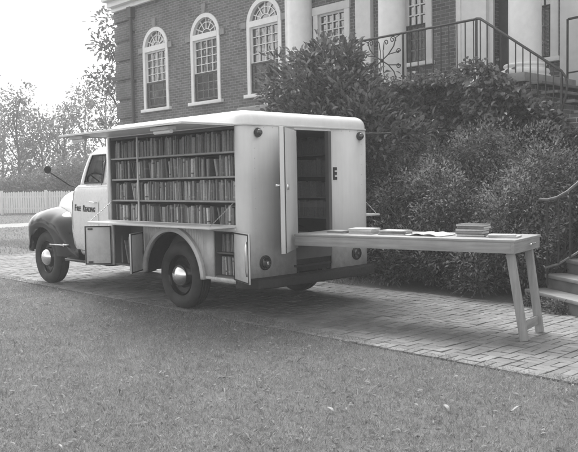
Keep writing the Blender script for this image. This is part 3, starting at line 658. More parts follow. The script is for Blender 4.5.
TL = [(-22, 48, 7.4, 2.6, 'full tree beyond the fence at the far left edge'), (20, 46, 7.0, 2.3, 'airy slender tree beyond the left end of the fence'), (44, 50, 5.9, 2.2, 'loose low-topped tree in the middle of the row beyond the fence'),
      (66, 47, 6.2, 2.3, 'tree beyond the fence directly above the cab mirror'), (88, 52, 7.6, 2.5, 'tall tree behind the cab roof'), (108, 50, 8.2, 2.4, 'tallest tree beyond the fence, next to the brick corner'), (5, 56, 8.0, 3.0, 'pale distant tree behind the first fence trees'), (60, 62, 7.0, 3.2, 'pale far tree seen between the others'), (128, 60, 9, 3.2, 'big tree half hidden behind the brick corner')]
for i, (px, Z, h, rd, lb) in enumerate(TL):
    x, y = spot(px, Z); tree('broadleaf_tree', x, y, h, rd, lb, 100+i)
x, y = spot(131, 30); tree('overhanging_tree', x, y, 8.3, 1.9, 'nearer tall tree whose leafy boughs reach past the brick corner', 300, 800, .2, .11, .16, .4, group=None)
for i, (x, y, h, rd) in enumerate(((-34, -9, 12, 4.0), (-41, -17, 14, 4.5), (-30, -19, 11, 3.6))):
    tree('broadleaf_tree', x, y, h*1.0, rd, ('tall tree out of the picture on the near lawn side', 'second tall tree out of the picture on the near lawn side', 'third tree of the near lawn side, out of the picture', 'fourth tree of the near lawn side, out of the picture', 'fifth tree of the near lawn side, out of the picture', 'sixth tree of the near lawn side, out of the picture')[i], 400+i, 800, .5, .3, .25, .3, per=8, group='trees across the near lawn')
HX = [(-10, 43, 1.7), (12, 42.5, 1.8), (34, 42.2, 2.1), (54, 41.8, 2.5), (74, 42, 2.9), (96, 42, 2.6), (118, 42, 3.0)]
for i, (px, Z, h) in enumerate(HX):
    x, y = spot(px, Z); shrub('hedge_bush', (x, y, 0), 'dark rounded bush behind the fence, ' + ('off to the far left', 'at the left edge', 'between the two slim trunks', 'left of the cab mirror', 'right of the cab mirror', 'seen through the cab window', 'behind the book truck')[i], 'bush',
                              [((x, y, h*.5), (1.25, 1.0, h*.55)), ((x+.6, y+.5, h*.4), (1.0, .9, h*.45))], 420, 9, .13, .17, .09, M['leaf_tree'], 200+i, .5, 'dark bushes behind the white fence')
# fence
f0 = Vector((*spot(-40, 40), 0)); f1 = Vector((*spot(150, 38.5), 0)); fe = empty('picket_fence', f0, 'long white board fence across the back of the lawn', 'fence')
fd = (f1-f0); Lf = fd.length; fd.normalize(); npk = int(Lf/.13); pk = MB(); FH = 1.12
for i in range(npk):
    p = f0+fd*(i*.13); q = p+fd*.108; hh = FH+random.uniform(-.02, .02); nrm = Vector((fd.y, -fd.x, 0))*.02
    a, b, c, d = p, q, q+nrm, p+nrm; mid = p.lerp(q, .5)
    vs = [(*a.xy,.06),(*b.xy,.06),(*c.xy,.06),(*d.xy,.06),(*a.xy,hh),(*b.xy,hh),(*c.xy,hh),(*d.xy,hh),(*mid.xy,hh+.06),(*(mid+nrm).xy,hh+.06)]
    pk.add(vs, [(3,2,1,0),(0,1,5,4),(1,2,6,5),(2,3,7,6),(3,0,4,7),(4,5,8),(7,9,6),(5,6,9,8),(4,8,9,7)])
pk.build('picket_panel', M['white_wood'], fe)
m = MB()
for zz in (.3, .9): m.bar(f0+Vector((0,0,zz))-Vector((fd.y,-fd.x,0))*.03, f1+Vector((0,0,zz))-Vector((fd.y,-fd.x,0))*.03, .04, .09)
m.build('fence_rail', M['white_wood'], fe)
i = 0
while i*2.4 < Lf:
    p = f0+fd*(i*2.4)+Vector((fd.y,-fd.x,0))*.05; MB().box((p.x-.05, p.y-.05, 0), (p.x+.05, p.y+.05, FH+.12)).build('fence_post', M['white_wood'], fe); i += 1

# ---------------------------------------------------------------- the bookmobile
T = empty('bookmobile_truck', (0, 1.0, 0), 'white library truck with its side and rear opened to show shelves of books', 'truck')
W = 1.995; XF = -2.68; ZL = .965; ZC = 2.05; ZB = .42; CR = .12
def panel_path(pts, z0, z1, th, name, mat, par=T, bev=0):
    """vertical sheet following a plan polyline"""
    m = MB(); m.grid([[(p[0], p[1], z) for p in pts] for z in (z0, z1)]); return m.build(name, mat, par, solid=th)
def arc(cx, cy, r, a0, a1, n=10): return [(cx+r*math.cos(R(a0+(a1-a0)*k/n)), cy+r*math.sin(R(a0+(a1-a0)*k/n))) for k in range(n+1)]
near_corner = arc(-CR, CR, CR, -90, 0); far_corner = arc(-CR, W-CR, CR, 0, 90)
body = MB()
body.grid([[(p[0], p[1], z) for p in [(-.12, 0)] + near_corner + [(0, .735)]] for z in (ZB, .75, 1.1, 1.5, ZC)])
body.grid([[(p[0], p[1], z) for p in [(0, 1.315)] + far_corner + [(-.14, W)]] for z in (ZB, 1.1, ZC)])
def arcz(x, cx=-1.265, rx=.575, z0=.36, rz=.55):
    t = (x-cx)/rx; return z0+rz*math.sqrt(max(0, 1-t*t)) if abs(t) < 1 else 0
xs = [-.69] + [-1.265+.575*math.cos(PI*k/28) for k in range(1, 28)] + [-1.84]
for yy in (0, W):
    for a, b in zip(xs, xs[1:]): body.add([(a, yy, max(ZB, arcz(a))), (b, yy, max(ZB, arcz(b))), (b, yy, ZL), (a, yy, ZL)], [(0,1,2,3)])
def quad_y(m, x0, x1, z0, z1, y): m.add([(x0,y,z0),(x1,y,z0),(x1,y,z1),(x0,y,z1)], [(0,1,2,3)])
quad_y(body, -.51, -.69, ZB, ZL, 0); quad_y(body, -.12, -.51, .925, ZL, 0); quad_y(body, -1.84, -1.87, ZB, ZL, 0); quad_y(body, -1.87, -2.58, .93, ZL, 0); quad_y(body, -2.58, XF, ZB, ZL, 0)
quad_y(body, -.14, -.69, ZB, ZL, W); quad_y(body, -1.84, XF, ZB, ZL, W); quad_y(body, -.12, XF, ZL, ZL+.03, 0)
quad_y(body, -2.62, XF, ZL+.03, ZC, 0); quad_y(body, -2.62, XF, ZL, ZC, W); quad_y(body, -.14, -.3, ZL, ZC, W)
quad_y(body, -.14, -2.62, 1.9, ZC, W); quad_y(body, -.14, -2.62, ZL, 1.02, W)
body.add([(XF,0,ZB),(XF,W,ZB),(XF,W,ZC),(XF,0,ZC)], [(0,1,2,3)])
body.smooth = True
bo = body.build('body', M['body'], T, solid=.028, autos=40)
# strip over the rear door, sill under it
MB().box((-.03, .735, 2.012), (.012, 1.315, ZC-.002)).build('door_header', M['body'], T)
MB().box((-.03, .735, .58), (.008, 1.315, .74)).build('door_sill', M['inner'], T)  # dark tone paints in the shade under the table
MB().box((-.034, 1.265, .742), (.022, 1.313, 2.010)).box((-.034, .737, .742), (.020, .765, 2.010)).build('door_jamb', M['inner'], T)
# lower edge roll
MB().box((-.5, -.022, ZB-.03), (-.69, .03, ZB+.002)).box((-.12, -.022, ZB-.03), (-.5, .03, ZB+.004)).build('lower_trim', M['body'], T, bevel=.008)
# roof cap
def rrect(x0, x1, y0, y1, r, n=8):
    return arc(x1-r, y0+r, r, -90, 0, n) + arc(x1-r, y1-r, r, 0, 90, n) + arc(x0+r, y1-r, r, 90, 180, n) + arc(x0+r, y0+r, r, 180, 270, n)
rows = []
for k, (ins, z) in enumerate([(0.02, ZC-.008), (-.012, ZC-.008), (-.014, ZC+.035)] + [(.13*(1-math.cos(R(a)))-.014, ZC+.035+.115*math.sin(R(a))) for a in (12, 25, 40, 55, 70, 82, 90)] + [(.35, 2.212), (.7, 2.222), (.95, 2.226)]):
    rows.append([(x, y, z) for x, y in rrect(XF+ins, -ins, ins, W-ins, max(.02, CR+.02-min(ins, .1)))])
cap = MB(); cap.grid(rows, True); n_ = len(rows[0]); cap.add(rows[-1], [tuple(range(n_))])
ro = cap.build('roof', M['roof'], T, autos=50)
MB().grid([[(p[0], p[1], z) for p in rrect(XF-.02, .018, -.018, W+.018, CR+.03)] for z in (ZC-.014, ZC+.008)], True).build('drip_moulding', M['body'], T, solid=.012)
MB().box((XF+.03, .03, ZC-.04), (-.03, W-.03, ZC-.012)).build('ceiling', M['inner'], T)
m = MB()
def rivet(p, ax): m.lathe([(.006, 0), (.0045, .003 if ax == 'x' else -.003), (0, .0038 if ax == 'x' else -.0038)], p, ax, 8)
for k in range(4): rivet((.015, .16+.125*k, ZC-.03), 'x'); rivet((.015, 1.36+.14*k, ZC-.03), 'x')
for k in range(12): rivet((.015, W-.15, .55+.12*k), 'x'); rivet((.015, .15, .75+.105*k), 'x')
for k in range(10): rivet((-.66+0*k if k < 4 else -1.9-.0*k, -.015, .5+.1*(k % 4)), 'y')
m.build('rivets', M['body'], T)
# interior: floor, partitions, shelves
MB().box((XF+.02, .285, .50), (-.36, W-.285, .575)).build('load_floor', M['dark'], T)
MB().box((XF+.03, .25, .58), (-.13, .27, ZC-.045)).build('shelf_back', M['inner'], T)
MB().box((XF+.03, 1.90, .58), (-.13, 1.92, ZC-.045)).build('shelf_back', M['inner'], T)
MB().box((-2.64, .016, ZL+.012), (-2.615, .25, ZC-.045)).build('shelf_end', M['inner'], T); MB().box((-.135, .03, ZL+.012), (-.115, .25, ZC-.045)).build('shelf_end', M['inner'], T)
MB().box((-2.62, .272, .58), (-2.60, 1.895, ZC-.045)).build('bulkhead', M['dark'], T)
SH = [1.253, 1.515, 1.777]
MB().box((-2.612, .004, ZL-.012), (-.138, .248, ZL+.012)).build('shelf', M['shelfwood'], T)
for z in SH:
    MB().box((-2.612, .012, z-.02), (-.138, .248, z)).build('shelf', M['shelfwood'], T, bevel=.003)
for z in (.74, 1.0, 1.253, 1.515, 1.777):
    MB().box((-2.595, 1.66, z-.02), (-.14, 1.898, z)).build('shelf', M['shelfwood'], T)
MB().box((-1.99, -.006, ZL+.013), (-1.974, .010, ZC-.03)).build('shelf_post', M['body'], T)
# side hatch (awning) held level, with two lamps under it, and the one on the far side
def hatch(y0, y1, z0, z1, lamps):
    m = MB(); m.add([(-2.64,y0,z0),(-.11,y0,z0),(-.11,y1,z1),(-2.64,y1,z1),(-2.64,y0,z0+.012),(-.11,y0,z0+.012),(-.11,y1,z1+.012),(-2.64,y1,z1+.012)], [(3,2,1,0),(4,5,6,7),(0,1,5,4),(1,2,6,5),(2,3,7,6),(3,0,4,7)])
    h = m.build('side_hatch', M['body' if lamps else 'inner'], T, bevel=.004)
    e = MB(); s = 1 if y1 > y0 else -1
    e.box((-2.645, y1-s*.02, z1-.012), (-.105, y1+s*.006, z1-.001)); e.box((-2.645, y0, z0-.012), (-2.625, y1-s*.022, z0-.001)); e.box((-.125, y0, z0-.012), (-.105, y1-s*.022, z0-.001))
    if lamps: e.build('hatch_rim', M['body'], h)
    e = MB()
    for x in ((-2.60, -.15) if s > 0 else ()): MB().tube([(x, 0.0 if s < 0 else W, 1.80), (x, y1-s*.25, z1-.02)], .006, 6).build('hatch_stay', M['iron'], h)

    if lamps:
        for x in (-2.38, -.62):
            MB().box((x-.16, -.60, z1-.045), (x+.16, -.50, z1-.012)).build('lamp_holder', M['body'], h)
            MB().tube([(x-.15, -.55, z1-.062), (x+.15, -.55, z1-.062)], .022, 10).build('lamp', M['lampglass'], h)
hatch(-.022, -.685, 2.045, 2.045, True); hatch(W+.022, W+.58, 2.01, 2.03, False)
# fold-down ledges with chains
def ledge(s, y0, y1, z, chains):
    h = MB().box((-2.60, y0, z-.022), (-.13, y1, z)).build('fold_down_ledge', M['body'], T, bevel=.004)
    for x in chains:
        a = Vector((x, y0-s*.012 if False else y0, z+.24)); b = Vector((x, y1-s*.03, z+.004)); m = MB(); n = 26
        for k in range(n):
            p, q = a.lerp(b, k/n), a.lerp(b, (k+.8)/n); m.bar(p, q, .011 if k % 2 else .004, .004 if k % 2 else .011, up=(1, 0, 0))
        m.build('chain', M['chrome'], h)
ledge(-1, -.016, -.365, ZL+.026, (-2.58, -.15)); ledge(1, W+.016, W+.36, 1.02, (-.16,))
# wheel arches
def arch_lip(yo, s):
    rows = []
    for k in range(31):
        t = PI*k/30; cs, sn = math.cos(t), math.sin(t)
        r = []
        for dr, dy in ((-.0, .0), (.005, -.045), (.03, -.058), (.058, -.045), (.068, .0)):
            r.append((-1.265+(.575+dr-.02)*cs, yo+s*dy, .36+(.55+dr-.02)*sn))
        rows.append(r)
    bot = [[(p[0], p[1], .385 if p[2] < .4 else p[2]) for p in r] for r in rows]
    MB().grid(bot).build('wheel_arch', M['body'], T, solid=.006)
arch_lip(-.003, 1); arch_lip(W+.003, -1)
# inner wheel well
for ya, yb in ((.016, .42), (W-.42, W-.016)):
    rows = [[(-1.265+.56*math.cos(PI*k/20), ya, max(.40, .36+.535*math.sin(PI*k/20))), (-1.265+.56*math.cos(PI*k/20), yb, max(.40, .36+.535*math.sin(PI*k/20)))] for k in range(21)]
    MB().grid(rows).build('wheel_well', M['chassis'], T)
# front locker (two doors) and rear locker (one door)
def locker(x0, x1, z0, z1, mid):
    m = MB(); m.box((x0, .26, z0), (x1, .275, z1)).box((x0, .016, z0-.02), (x1, .26, z0)).box((x0-.014, .016, z0), (x0, .275, z1)).box((x1, .016, z0), (x1+.014, .275, z1)).box((x0, .016, z1), (x1, .275, z1+.012))
    for z in mid: m.box((x0+.001, .03, z-.008), (x1-.001, .258, z+.008))
    m.build('locker', M['inner'], T)
locker(-2.575, -1.875, .44, .93, ()); locker(-.505, -.135, .44, .915, (.685,))
def locker_door(h, ang, wd, z0, z1, hinges, label=None):
    dx, dy = math.cos(ang), math.sin(ang); nx, ny = -dy, dx; th = .018
    def P(a, b, z): return (h[0]+dx*a+nx*b, h[1]+dy*a+ny*b, z)
    m = MB(); m.add([P(0,-th,z0),P(wd,-th,z0),P(wd,th*.0,z0),P(0,0,z0),P(0,-th,z1),P(wd,-th,z1),P(wd,0,z1),P(0,0,z1)], [(3,2,1,0),(4,5,6,7),(0,1,5,4),(1,2,6,5),(2,3,7,6),(3,0,4,7)])
    d = m.build('locker_door', M['body'], T, bevel=.003)
    if label: d['label'] = label
    e = MB()
    for (a, b, c, dd) in ((.004, wd-.004, z0+.004, z0+.018), (.004, wd-.004, z1-.018, z1-.004), (.004, .018, z0+.018, z1-.018), (wd-.018, wd-.004, z0+.018, z1-.018)):
        for off in (.001, -th-.005):
            e.add([P(a,off,c),P(b,off,c),P(b,off+.004,c),P(a,off+.004,c),P(a,off,dd),P(b,off,dd),P(b,off+.004,dd),P(a,off+.004,dd)], [(3,2,1,0),(4,5,6,7),(0,1,5,4),(1,2,6,5),(2,3,7,6),(3,0,4,7)])
    e.build('seal', M['rubber_seal'], d)
    e = MB()
    for (a, z) in hinges:
        for off in (.006, -th-.014):
            e.add([P(a,off,z),P(a+.06,off,z),P(a+.06,off+.008,z),P(a,off+.008,z),P(a,off,z+.02),P(a+.06,off,z+.02),P(a+.06,off+.008,z+.02),P(a,off+.008,z+.02)], [(3,2,1,0),(4,5,6,7),(0,1,5,4),(1,2,6,5),(2,3,7,6),(3,0,4,7)])
    if hinges: e.build('hinge', M['iron'], d)
locker_door((-2.59, -.03), math.atan2(-.72, -.69), .345, .425, .925, ((.24, .45), (.24, .875)), 'square white locker door swung forward below the ledge')
locker_door((-1.86, -.03), math.atan2(-.31, .22), .38, .40, .87, ())
locker_door((-.115, -.03), math.atan2(-.16, .436), .44, .42, .93, (), 'white locker door opened past the rear corner')
e = MB(); dx, dy = .939, -.344; 
e.tube([(-.115+dx*.38+.01, -.03+dy*.38-.03, .50), (-.115+dx*.38+.012, -.03+dy*.38-.045, .55), (-.115+dx*.38+.012, -.03+dy*.38-.045, .80), (-.115+dx*.38+.01, -.03+dy*.38-.03, .85)], .008, 8); e.build('locker_handle', M['chrome'], T)
# rear door leaf, opened outwards
hx, hy = .02, .735; ex, ey = .455, .13; dl = math.hypot(ex-hx, ey-hy); dx, dy = (ex-hx)/dl, (ey-hy)/dl; nx, ny = dy, -dx
def dbox(m, a0, a1, b0, b1, z0, z1):
    P = lambda a, b, z: (hx+dx*a+nx*b, hy+dy*a+ny*b, z)
    m.add([P(a0,b0,z0),P(a1,b0,z0),P(a1,b1,z0),P(a0,b1,z0),P(a0,b0,z1),P(a1,b0,z1),P(a1,b1,z1),P(a0,b1,z1)], [(3,2,1,0),(4,5,6,7),(0,1,5,4),(1,2,6,5),(2,3,7,6),(3,0,4,7)])
m = MB(); dbox(m, 0, dl, -.02, .025, .715, 1.995); rd = m.build('rear_door', M['body'], T, bevel=.004)
m = MB(); dbox(m, .05, dl-.05, -.028, -.021, .77, 1.94); m.build('inner_panel', M['body'], rd, bevel=.003)
m = MB(); dbox(m, dl-.022, dl-.012, -.026, .031, .72, 1.99); m.build('seal', M['rubber_seal'], rd); m = MB(); dbox(m, .006, .014, -.026, -.0205, .72, 1.99); m.build('seal', M['rubber_seal'], rd)
m = MB(); dbox(m, dl-.07, dl-.05, .026, .075, 1.40, 1.415); dbox(m, dl-.14, dl-.05, .065, .08, 1.395, 1.42); dbox(m, dl-.10, dl-.06, -.05, -.029, 1.36, 1.42); m.build('handle', M['chrome'], rd, bevel=.003)
# lamps on the rear
for (y, z) in ((.192, 1.963), (W-.192, 1.966)):
    b = MB().lathe([(.045, 0), (.05, .012), (.045, .03), (.036, .036)], (.016, y, z), 'x', 24).build('marker_lamp', M['iron'], T)
    MB().lathe([(.037, .034), (.033, .05), (.02, .062), (.0, .067)], (.016, y, z), 'x', 20).build('lens', M['lens'], b)
for (y, z) in ((.267, .587), (W-.267, .575)):
    b = MB().lathe([(.078, 0), (.08, .012), (.072, .022), (.066, .022)], (.016, y, z), 'x', 28).build('tail_lamp', M['iron'], T)
    MB().lathe([(.066, .02), (.06, .034), (.035, .042), (0, .044)], (.016, y, z), 'x', 24).build('lens', M['lens'], b)
    MB().lathe([(.018, .044), (.018, .05), (0, .052)], (.016, y, z), 'x', 12).build('reflector', M['chrome'], b)
# E
def text_mesh(body_, size, name, mat, parent, mw, bold=0, ext=.002, font_shear=0, sx=1.0):
    cu = bpy.data.curves.new(name, 'FONT'); cu.body = body_; cu.size = size; cu.extrude = ext; cu.offset = bold; cu.shear = font_shear; cu.align_x = 'LEFT'
    to = bpy.data.objects.new('t', cu); col.objects.link(to); dg = bpy.context.evaluated_depsgraph_get(); me = bpy.data.meshes.new_from_object(to.evaluated_get(dg)); bpy.data.objects.remove(to)
    me.transform(Matrix.Diagonal((sx, 1, 1, 1))); me.transform(mw); me.transform(Matrix.Translation(-ORG[parent.name])); me.materials.clear(); me.materials.append(mat)
    o = bpy.data.objects.new(name, me); col.objects.link(o); o.parent = parent; return o
def face_mat(loc, xdir, updir):
    x = Vector(xdir).normalized(); y = Vector(updir).normalized(); z = x.cross(y)
    return Matrix(((x.x, y.x, z.x, loc[0]), (x.y, y.y, z.y, loc[1]), (x.z, y.z, z.z, loc[2]), (0, 0, 0, 1)))
text_mesh('E', .19, 'letter', M['lettering'], T, face_mat((.019, 1.338, 1.462), (0, 1, 0), (0, 0, 1)), bold=.008, sx=.72)
# rear under part: recess, step bumper
MB().box((-.35, .66, .44), (-.03, 1.32, .575)).build('step_well', M['chassis'], T)
b = MB(); pts = [(-.12, -.03), (.0, -.03), (.14, .05), (.185, .25), (.19, 1.0), (.185, W-.25), (.14, W-.10), (0, W-.01), (-.3, W+.03)]
b.grid([[(p[0], p[1], .335) for p in pts], [(p[0]+.008, p[1], .345) for p in pts], [(p[0]+.008, p[1], .41) for p in pts], [(p[0], p[1], .425) for p in pts], [(p[0]*.4-.04 if i not in (0, 8) else p[0], min(max(p[1], .1), W-.1), .428) for i, p in enumerate(pts)]])
b.build('rear_bumper', M['chassis'], T, solid=.012)
MB().box((.0, .3, .60), (.035, .62, .60)).build
MB().box((.012, .70, .50), (.05, 1.25, .522)).build('step_edge', M['iron'], T)
# chassis
m = MB()
for y in (.55, 1.42): m.box((-5.0, y-.035, .47), (-.04, y+.035, .60))
for x in (-4.6, -3.3, -2.2, -.6): m.box((x-.04, .585, .48), (x+.04, 1.385, .58))
m.tube([(-1.16, .2, .39), (-1.16, 1.8, .39)], .05, 12); m.lathe([(.0, -.12), (.1, -.1), (.15, 0), (.1, .1), (0, .12)], (-1.16, 1.0, .39), 'x', 18)
m.tube([(-4.643, .25, .36), (-4.643, 1.75, .36)], .035, 10); m.tube([(-1.3, 1.0, .42), (-3.8, 1.0, .5)], .035, 10); m.box((-2.1, 1.2, .30), (-2.9, 1.75, .47)); m.tube([(-3.6, .75, .38), (-1.6, .75, .36), (-1.3, .75, .5), (-.9, .72, .5), (-.1, .7, .36)], .028, 10)
m.build('chassis', M['chassis'], T)
# wheels
def wheel(x, y, s, steer=0, chrome=True):
    c = (x, y, .39); o = s
    prof = [(.235, .03), (.26, -.002), (.30, -.012), (.335, -.008), (.362, .006), (.378, .025), (.386, .045), (.381, .05), (.381, .06), (.389, .063), (.389, .09), (.382, .094), (.382, .103), (.389, .107), (.389, .133), (.381, .137), (.381, .147), (.386, .15), (.378, .172), (.35, .195), (.30, .2), (.235, .17)]
    rim = [(.238, .028), (.225, .012), (.215, .025), (.205, .06), (.15, .066), (.135, .045), (.125, .035), (.0, .035)]
    cap_ = [(.13, .034), (.132, .018), (.122, -.004), (.10, -.026), (.07, -.044), (.035, -.053), (0, -.056)]
    if s < 0: f = lambda P: [(r, -h) for r, h in P]
    else: f = lambda P: P
    t = MB().lathe(f(prof), c, 'y', 48, True).build('wheel', M['tyre'], T, autos=60)
    MB().lathe(f(rim), c, 'y', 40, True).build('rim', M['black_paint'], t)
    MB().lathe(f(cap_), c, 'y', 36, True).build('hubcap', M['chrome'], t, autos=60)
    return t
wheel(-1.165, -.012, 1); wheel(-4.63, .07, 1); wheel(-1.165, W+.012, -1); wheel(-4.63, W-.07, -1)
# cab ------------------------------------------------------------
YC = .07; Wc = W-2*YC   # cab width
def cab_ring(z, xf, xr, ins, rf, rr, ns=10):
    y0, y1 = YC+ins, W-YC-ins; P = []
    # near side front -> rear, rear corner, rear, far side, front
    for k in range(ns+1): P.append((xf+rf+(xr-rr-xf-rf)*k/ns, y0))
    P += arc(xr-rr, y0+rr, rr, -90, 0, 4)[1:]
    for k in range(1, 6): P.append((xr, y0+rr+(y1-y0-2*rr)*k/6))
    P += arc(xr-rr, y1-rr, rr, 0, 90, 4)
    for k in range(1, ns+1): P.append((xr-rr+(xf+rf-xr+rr)*k/ns, y1))
    P += arc(xf+rf, y1-rf, rf, 90, 180, 4)[1:]
    for k in range(1, 8): P.append((xf, y1-rf-(y1-y0-2*rf)*k/8))
    P += arc(xf+rf, y0+rf, rf, 180, 270, 4)[:-1]
    return [(x, y, z) for x, y in P]
XR = -2.70
lev = [(.46, -3.80, .07), (.52, -3.82, .035), (.62, -3.84, .012), (.8, -3.86, -.004), (1.0, -3.86, -.006), (1.2, -3.85, .0), (1.34, -3.82, .012), (1.41, -3.78, .025), (1.435, -3.72, .045), (1.455, -3.68, .052)]
rings = [cab_ring(z, xf, XR, i, .10, .05) for z, xf, i in lev]
cb = MB(); cb.grid(rings, True); cb.build('cab', M['cab'], T, autos=60, solid=.01)
gl = [(1.455, -3.71, .052), (1.475, -3.70, .053), (1.55, -3.67, .06), (1.66, -3.62, .072), (1.77, -3.56, .086), (1.845, -3.51, .098), (1.87, -3.49, .106)]
up = [(1.895, -3.46, .116), (1.925, -3.41, .14), (1.953, -3.33, .18), (1.975, -3.23, .25), (1.992, -3.10, .36), (2.0, -2.97, .55)]
g_rings = [cab_ring(z, xf, XR, i, .12, .07+.0*z) for z, xf, i in gl]
n = len(g_rings[0]); gh = MB(); gv = [p for r in g_rings for p in r]; fs = []; NS = 10
nside = NS+1
for i in range(len(gl)-1):
    for j in range(n):
        z = gl[i][0]
        win_side = 1 <= j <= 6 and 1 <= i <= 4
        jj = None
        far0 = NS+1+4+5+5-1
        win_far = far0+4 <= j <= far0+8 and 1 <= i <= 4
        front0 = far0+NS+4
        win_front = (front0+1 <= j <= front0+3 or front0+4 <= j <= front0+6) and 1 <= i <= 4
        rear0 = NS+4
        win_rear = rear0+1 <= j <= rear0+4 and 2 <= i <= 4
        if win_side or win_far or win_front or win_rear: continue
        fs.append((i*n+j, i*n+(j+1) % n, (i+1)*n+(j+1) % n, (i+1)*n+j))
gh.add(gv, fs); gh.smooth = True; gh.build('greenhouse', M['cab'], T, autos=60, solid=.012)
rr_ = [g_rings[-1]] + [cab_ring(z, xf, XR+i*.25-.02, i, .14, .10) for z, xf, i in up]
rf_ = MB(); rf_.grid(rr_, True); rf_.add(rr_[-1], [tuple(range(n))]); rf_.build('cab_roof', M['cab'], T, autos=60)
# glass and seals of the near side window
def ring_pt(i, j): return Vector(g_rings[i][j])
edge = [ring_pt(1, j) for j in range(1, 8)] + [ring_pt(i, 7) for i in range(2, 6)] + [ring_pt(5, j) for j in range(6, 0, -1)] + [ring_pt(i, 1) for i in range(4, 1, -1)]
MB().tube([p+Vector((0, -.006, 0)) for p in edge]+[edge[0]+Vector((0, -.006, 0))], .012, 6).build('window_seal', M['rubber_seal'], T)
g = MB(); g.add([p+Vector((0, .006, 0)) for p in (ring_pt(1,1), ring_pt(1,7), ring_pt(5,7), ring_pt(5,1))], [(0,1,2,3)]); g.build('side_glass', M['cabglass'], T); g = MB()
far = lambda p: Vector((p.x, W-p.y, p.z)); g.add([far(p) for p in (ring_pt(1,1), ring_pt(1,7), ring_pt(5,7), ring_pt(5,1))], [(0,1,2,3)]); g.build('side_glass', M['cabglass'], T)
g = MB(); g.add([(-3.67, .3, 1.48), (-3.67, W-.3, 1.48), (-3.52, W-.35, 1.84), (-3.52, .35, 1.84)], [(0,1,2,3)]); g.build('windscreen', M['cabglass'], T)
# cab interior
m = MB(); m.box((-3.05, .2, .75), (-2.78, W-.2, 1.28)).box((-3.35, .2, .72), (-3.0, W-.2, .88)); m.build('seat', M['seat'], T, bevel=.04)
sw = MB(); c0 = Vector((-3.50, .37, 1.47)); ax = Vector((.72, 0, .69)); t1 = Vector((0, 1, 0)); t2 = ax.cross(t1); ring_ = [c0+(t1*math.cos(2*PI*k/28)+t2*math.sin(2*PI*k/28))*.19 for k in range(29)]
sw.tube(ring_, .012, 8); 
for a in (0, 2.09, 4.19): sw.tube([c0, c0+(t1*math.cos(a)+t2*math.sin(a))*.19], .009, 6)
sw.tube([c0, c0-ax*.5], .018, 8); sw.build('steering_wheel', M['rubber_seal'], T)
MB().box((-3.74, .16, 1.25), (-3.55, W-.16, 1.43)).build('dashboard', M['cab'], T, bevel=.03)
# door seams, handle, belt moulding
def side_y(z):
    for (za, xa, ia), (zb, xb, ib) in zip(lev+gl, (lev+gl)[1:]):
        if za <= z <= zb and zb > za: return YC+ia+(ib-ia)*(z-za)/(zb-za)
    return YC
def seam(pts): return [Vector((x, side_y(z)-.006, z)) for x, z in pts]
sm = MB(); sm.tube(seam([(-3.065, 1.84), (-3.05, 1.6), (-3.045, 1.45), (-3.045, 1.2), (-3.05, .9), (-3.06, .65), (-3.10, .56), (-3.3, .54), (-3.6, .55)]), .0045, 5); sm.tube(seam([(-3.74, .6), (-3.76, .9), (-3.76, 1.2), (-3.74, 1.38)]), .0045, 5); sm.build('door_seam', M['rubber_seal'], T)
bm_ = MB(); rows = [[(x, side_y(z)-o, z) for x in (-3.66, -3.3, -2.95, -2.76)] for z, o in ((1.415, .004), (1.424, .016), (1.436, .012), (1.445, .004))]; bm_.grid(rows); bm_.build('belt_moulding', M['cab'], T)
m = MB(); m.tube([(-3.10, side_y(1.22)-.01, 1.21), (-3.10, side_y(1.22)-.045, 1.212), (-3.22, side_y(1.22)-.048, 1.222)], .009, 8); m.build('door_handle', M['chrome'], T)
tb = text_mesh('F', .125, 'lettering', M['lettering'], T, face_mat((-3.70, side_y(1.13)-.008, 1.095), (1, 0, -.02), (0, 0, 1)), bold=.003, sx=.75, font_shear=.15)
for s_t, x, z_, sz in (('REE', -3.645, 1.095, .088), ('R', -3.475, 1.088, .125), ('EADING', -3.41, 1.088, .088)):
    text_mesh(s_t, sz, 'lettering', M['lettering'], T, face_mat((x, side_y(1.13)-.008, z_), (1, 0, -.02), (0, 0, 1)), bold=.003, sx=.82 if s_t != 'R' else .75, font_shear=.15)
# hood
rows = []
for k in range(15):
    f = k/14; x = -3.70-1.28*f; zt_ = 1.45-.06*f; nose = max(0, (f-.8)/.2); zt_ -= .22*nose**2.2; hw = .85-.22*min(1, f*1.15)-.12*nose**2; zb_ = .80; r_ = []
    for j in range(19):
        a = PI*j/18; cs, sn = math.cos(a), math.sin(a); yy = W/2-hw*abs(cs)**.75*(1 if cs > 0 else -1); zz = zb_+(zt_-zb_)*abs(sn)**.42; r_.append((x, yy, zz))
    rows.append(r_)
hd = MB(); hd.grid(rows); hd.add(rows[-1], [tuple(range(19))]); hd.build('hood', M['cab'], T, autos=60)
MB().box((-5.02, .45, .55), (-4.9, W-.45, .98)).build('grille_surround', M['cab'], T, bevel=.03)
m = MB()
for k in range(5): m.box((-5.06, .5, .62+.1*k), (-5.025, W-.5, .66+.1*k))
m.build('grille', M['chrome'], T, bevel=.008)
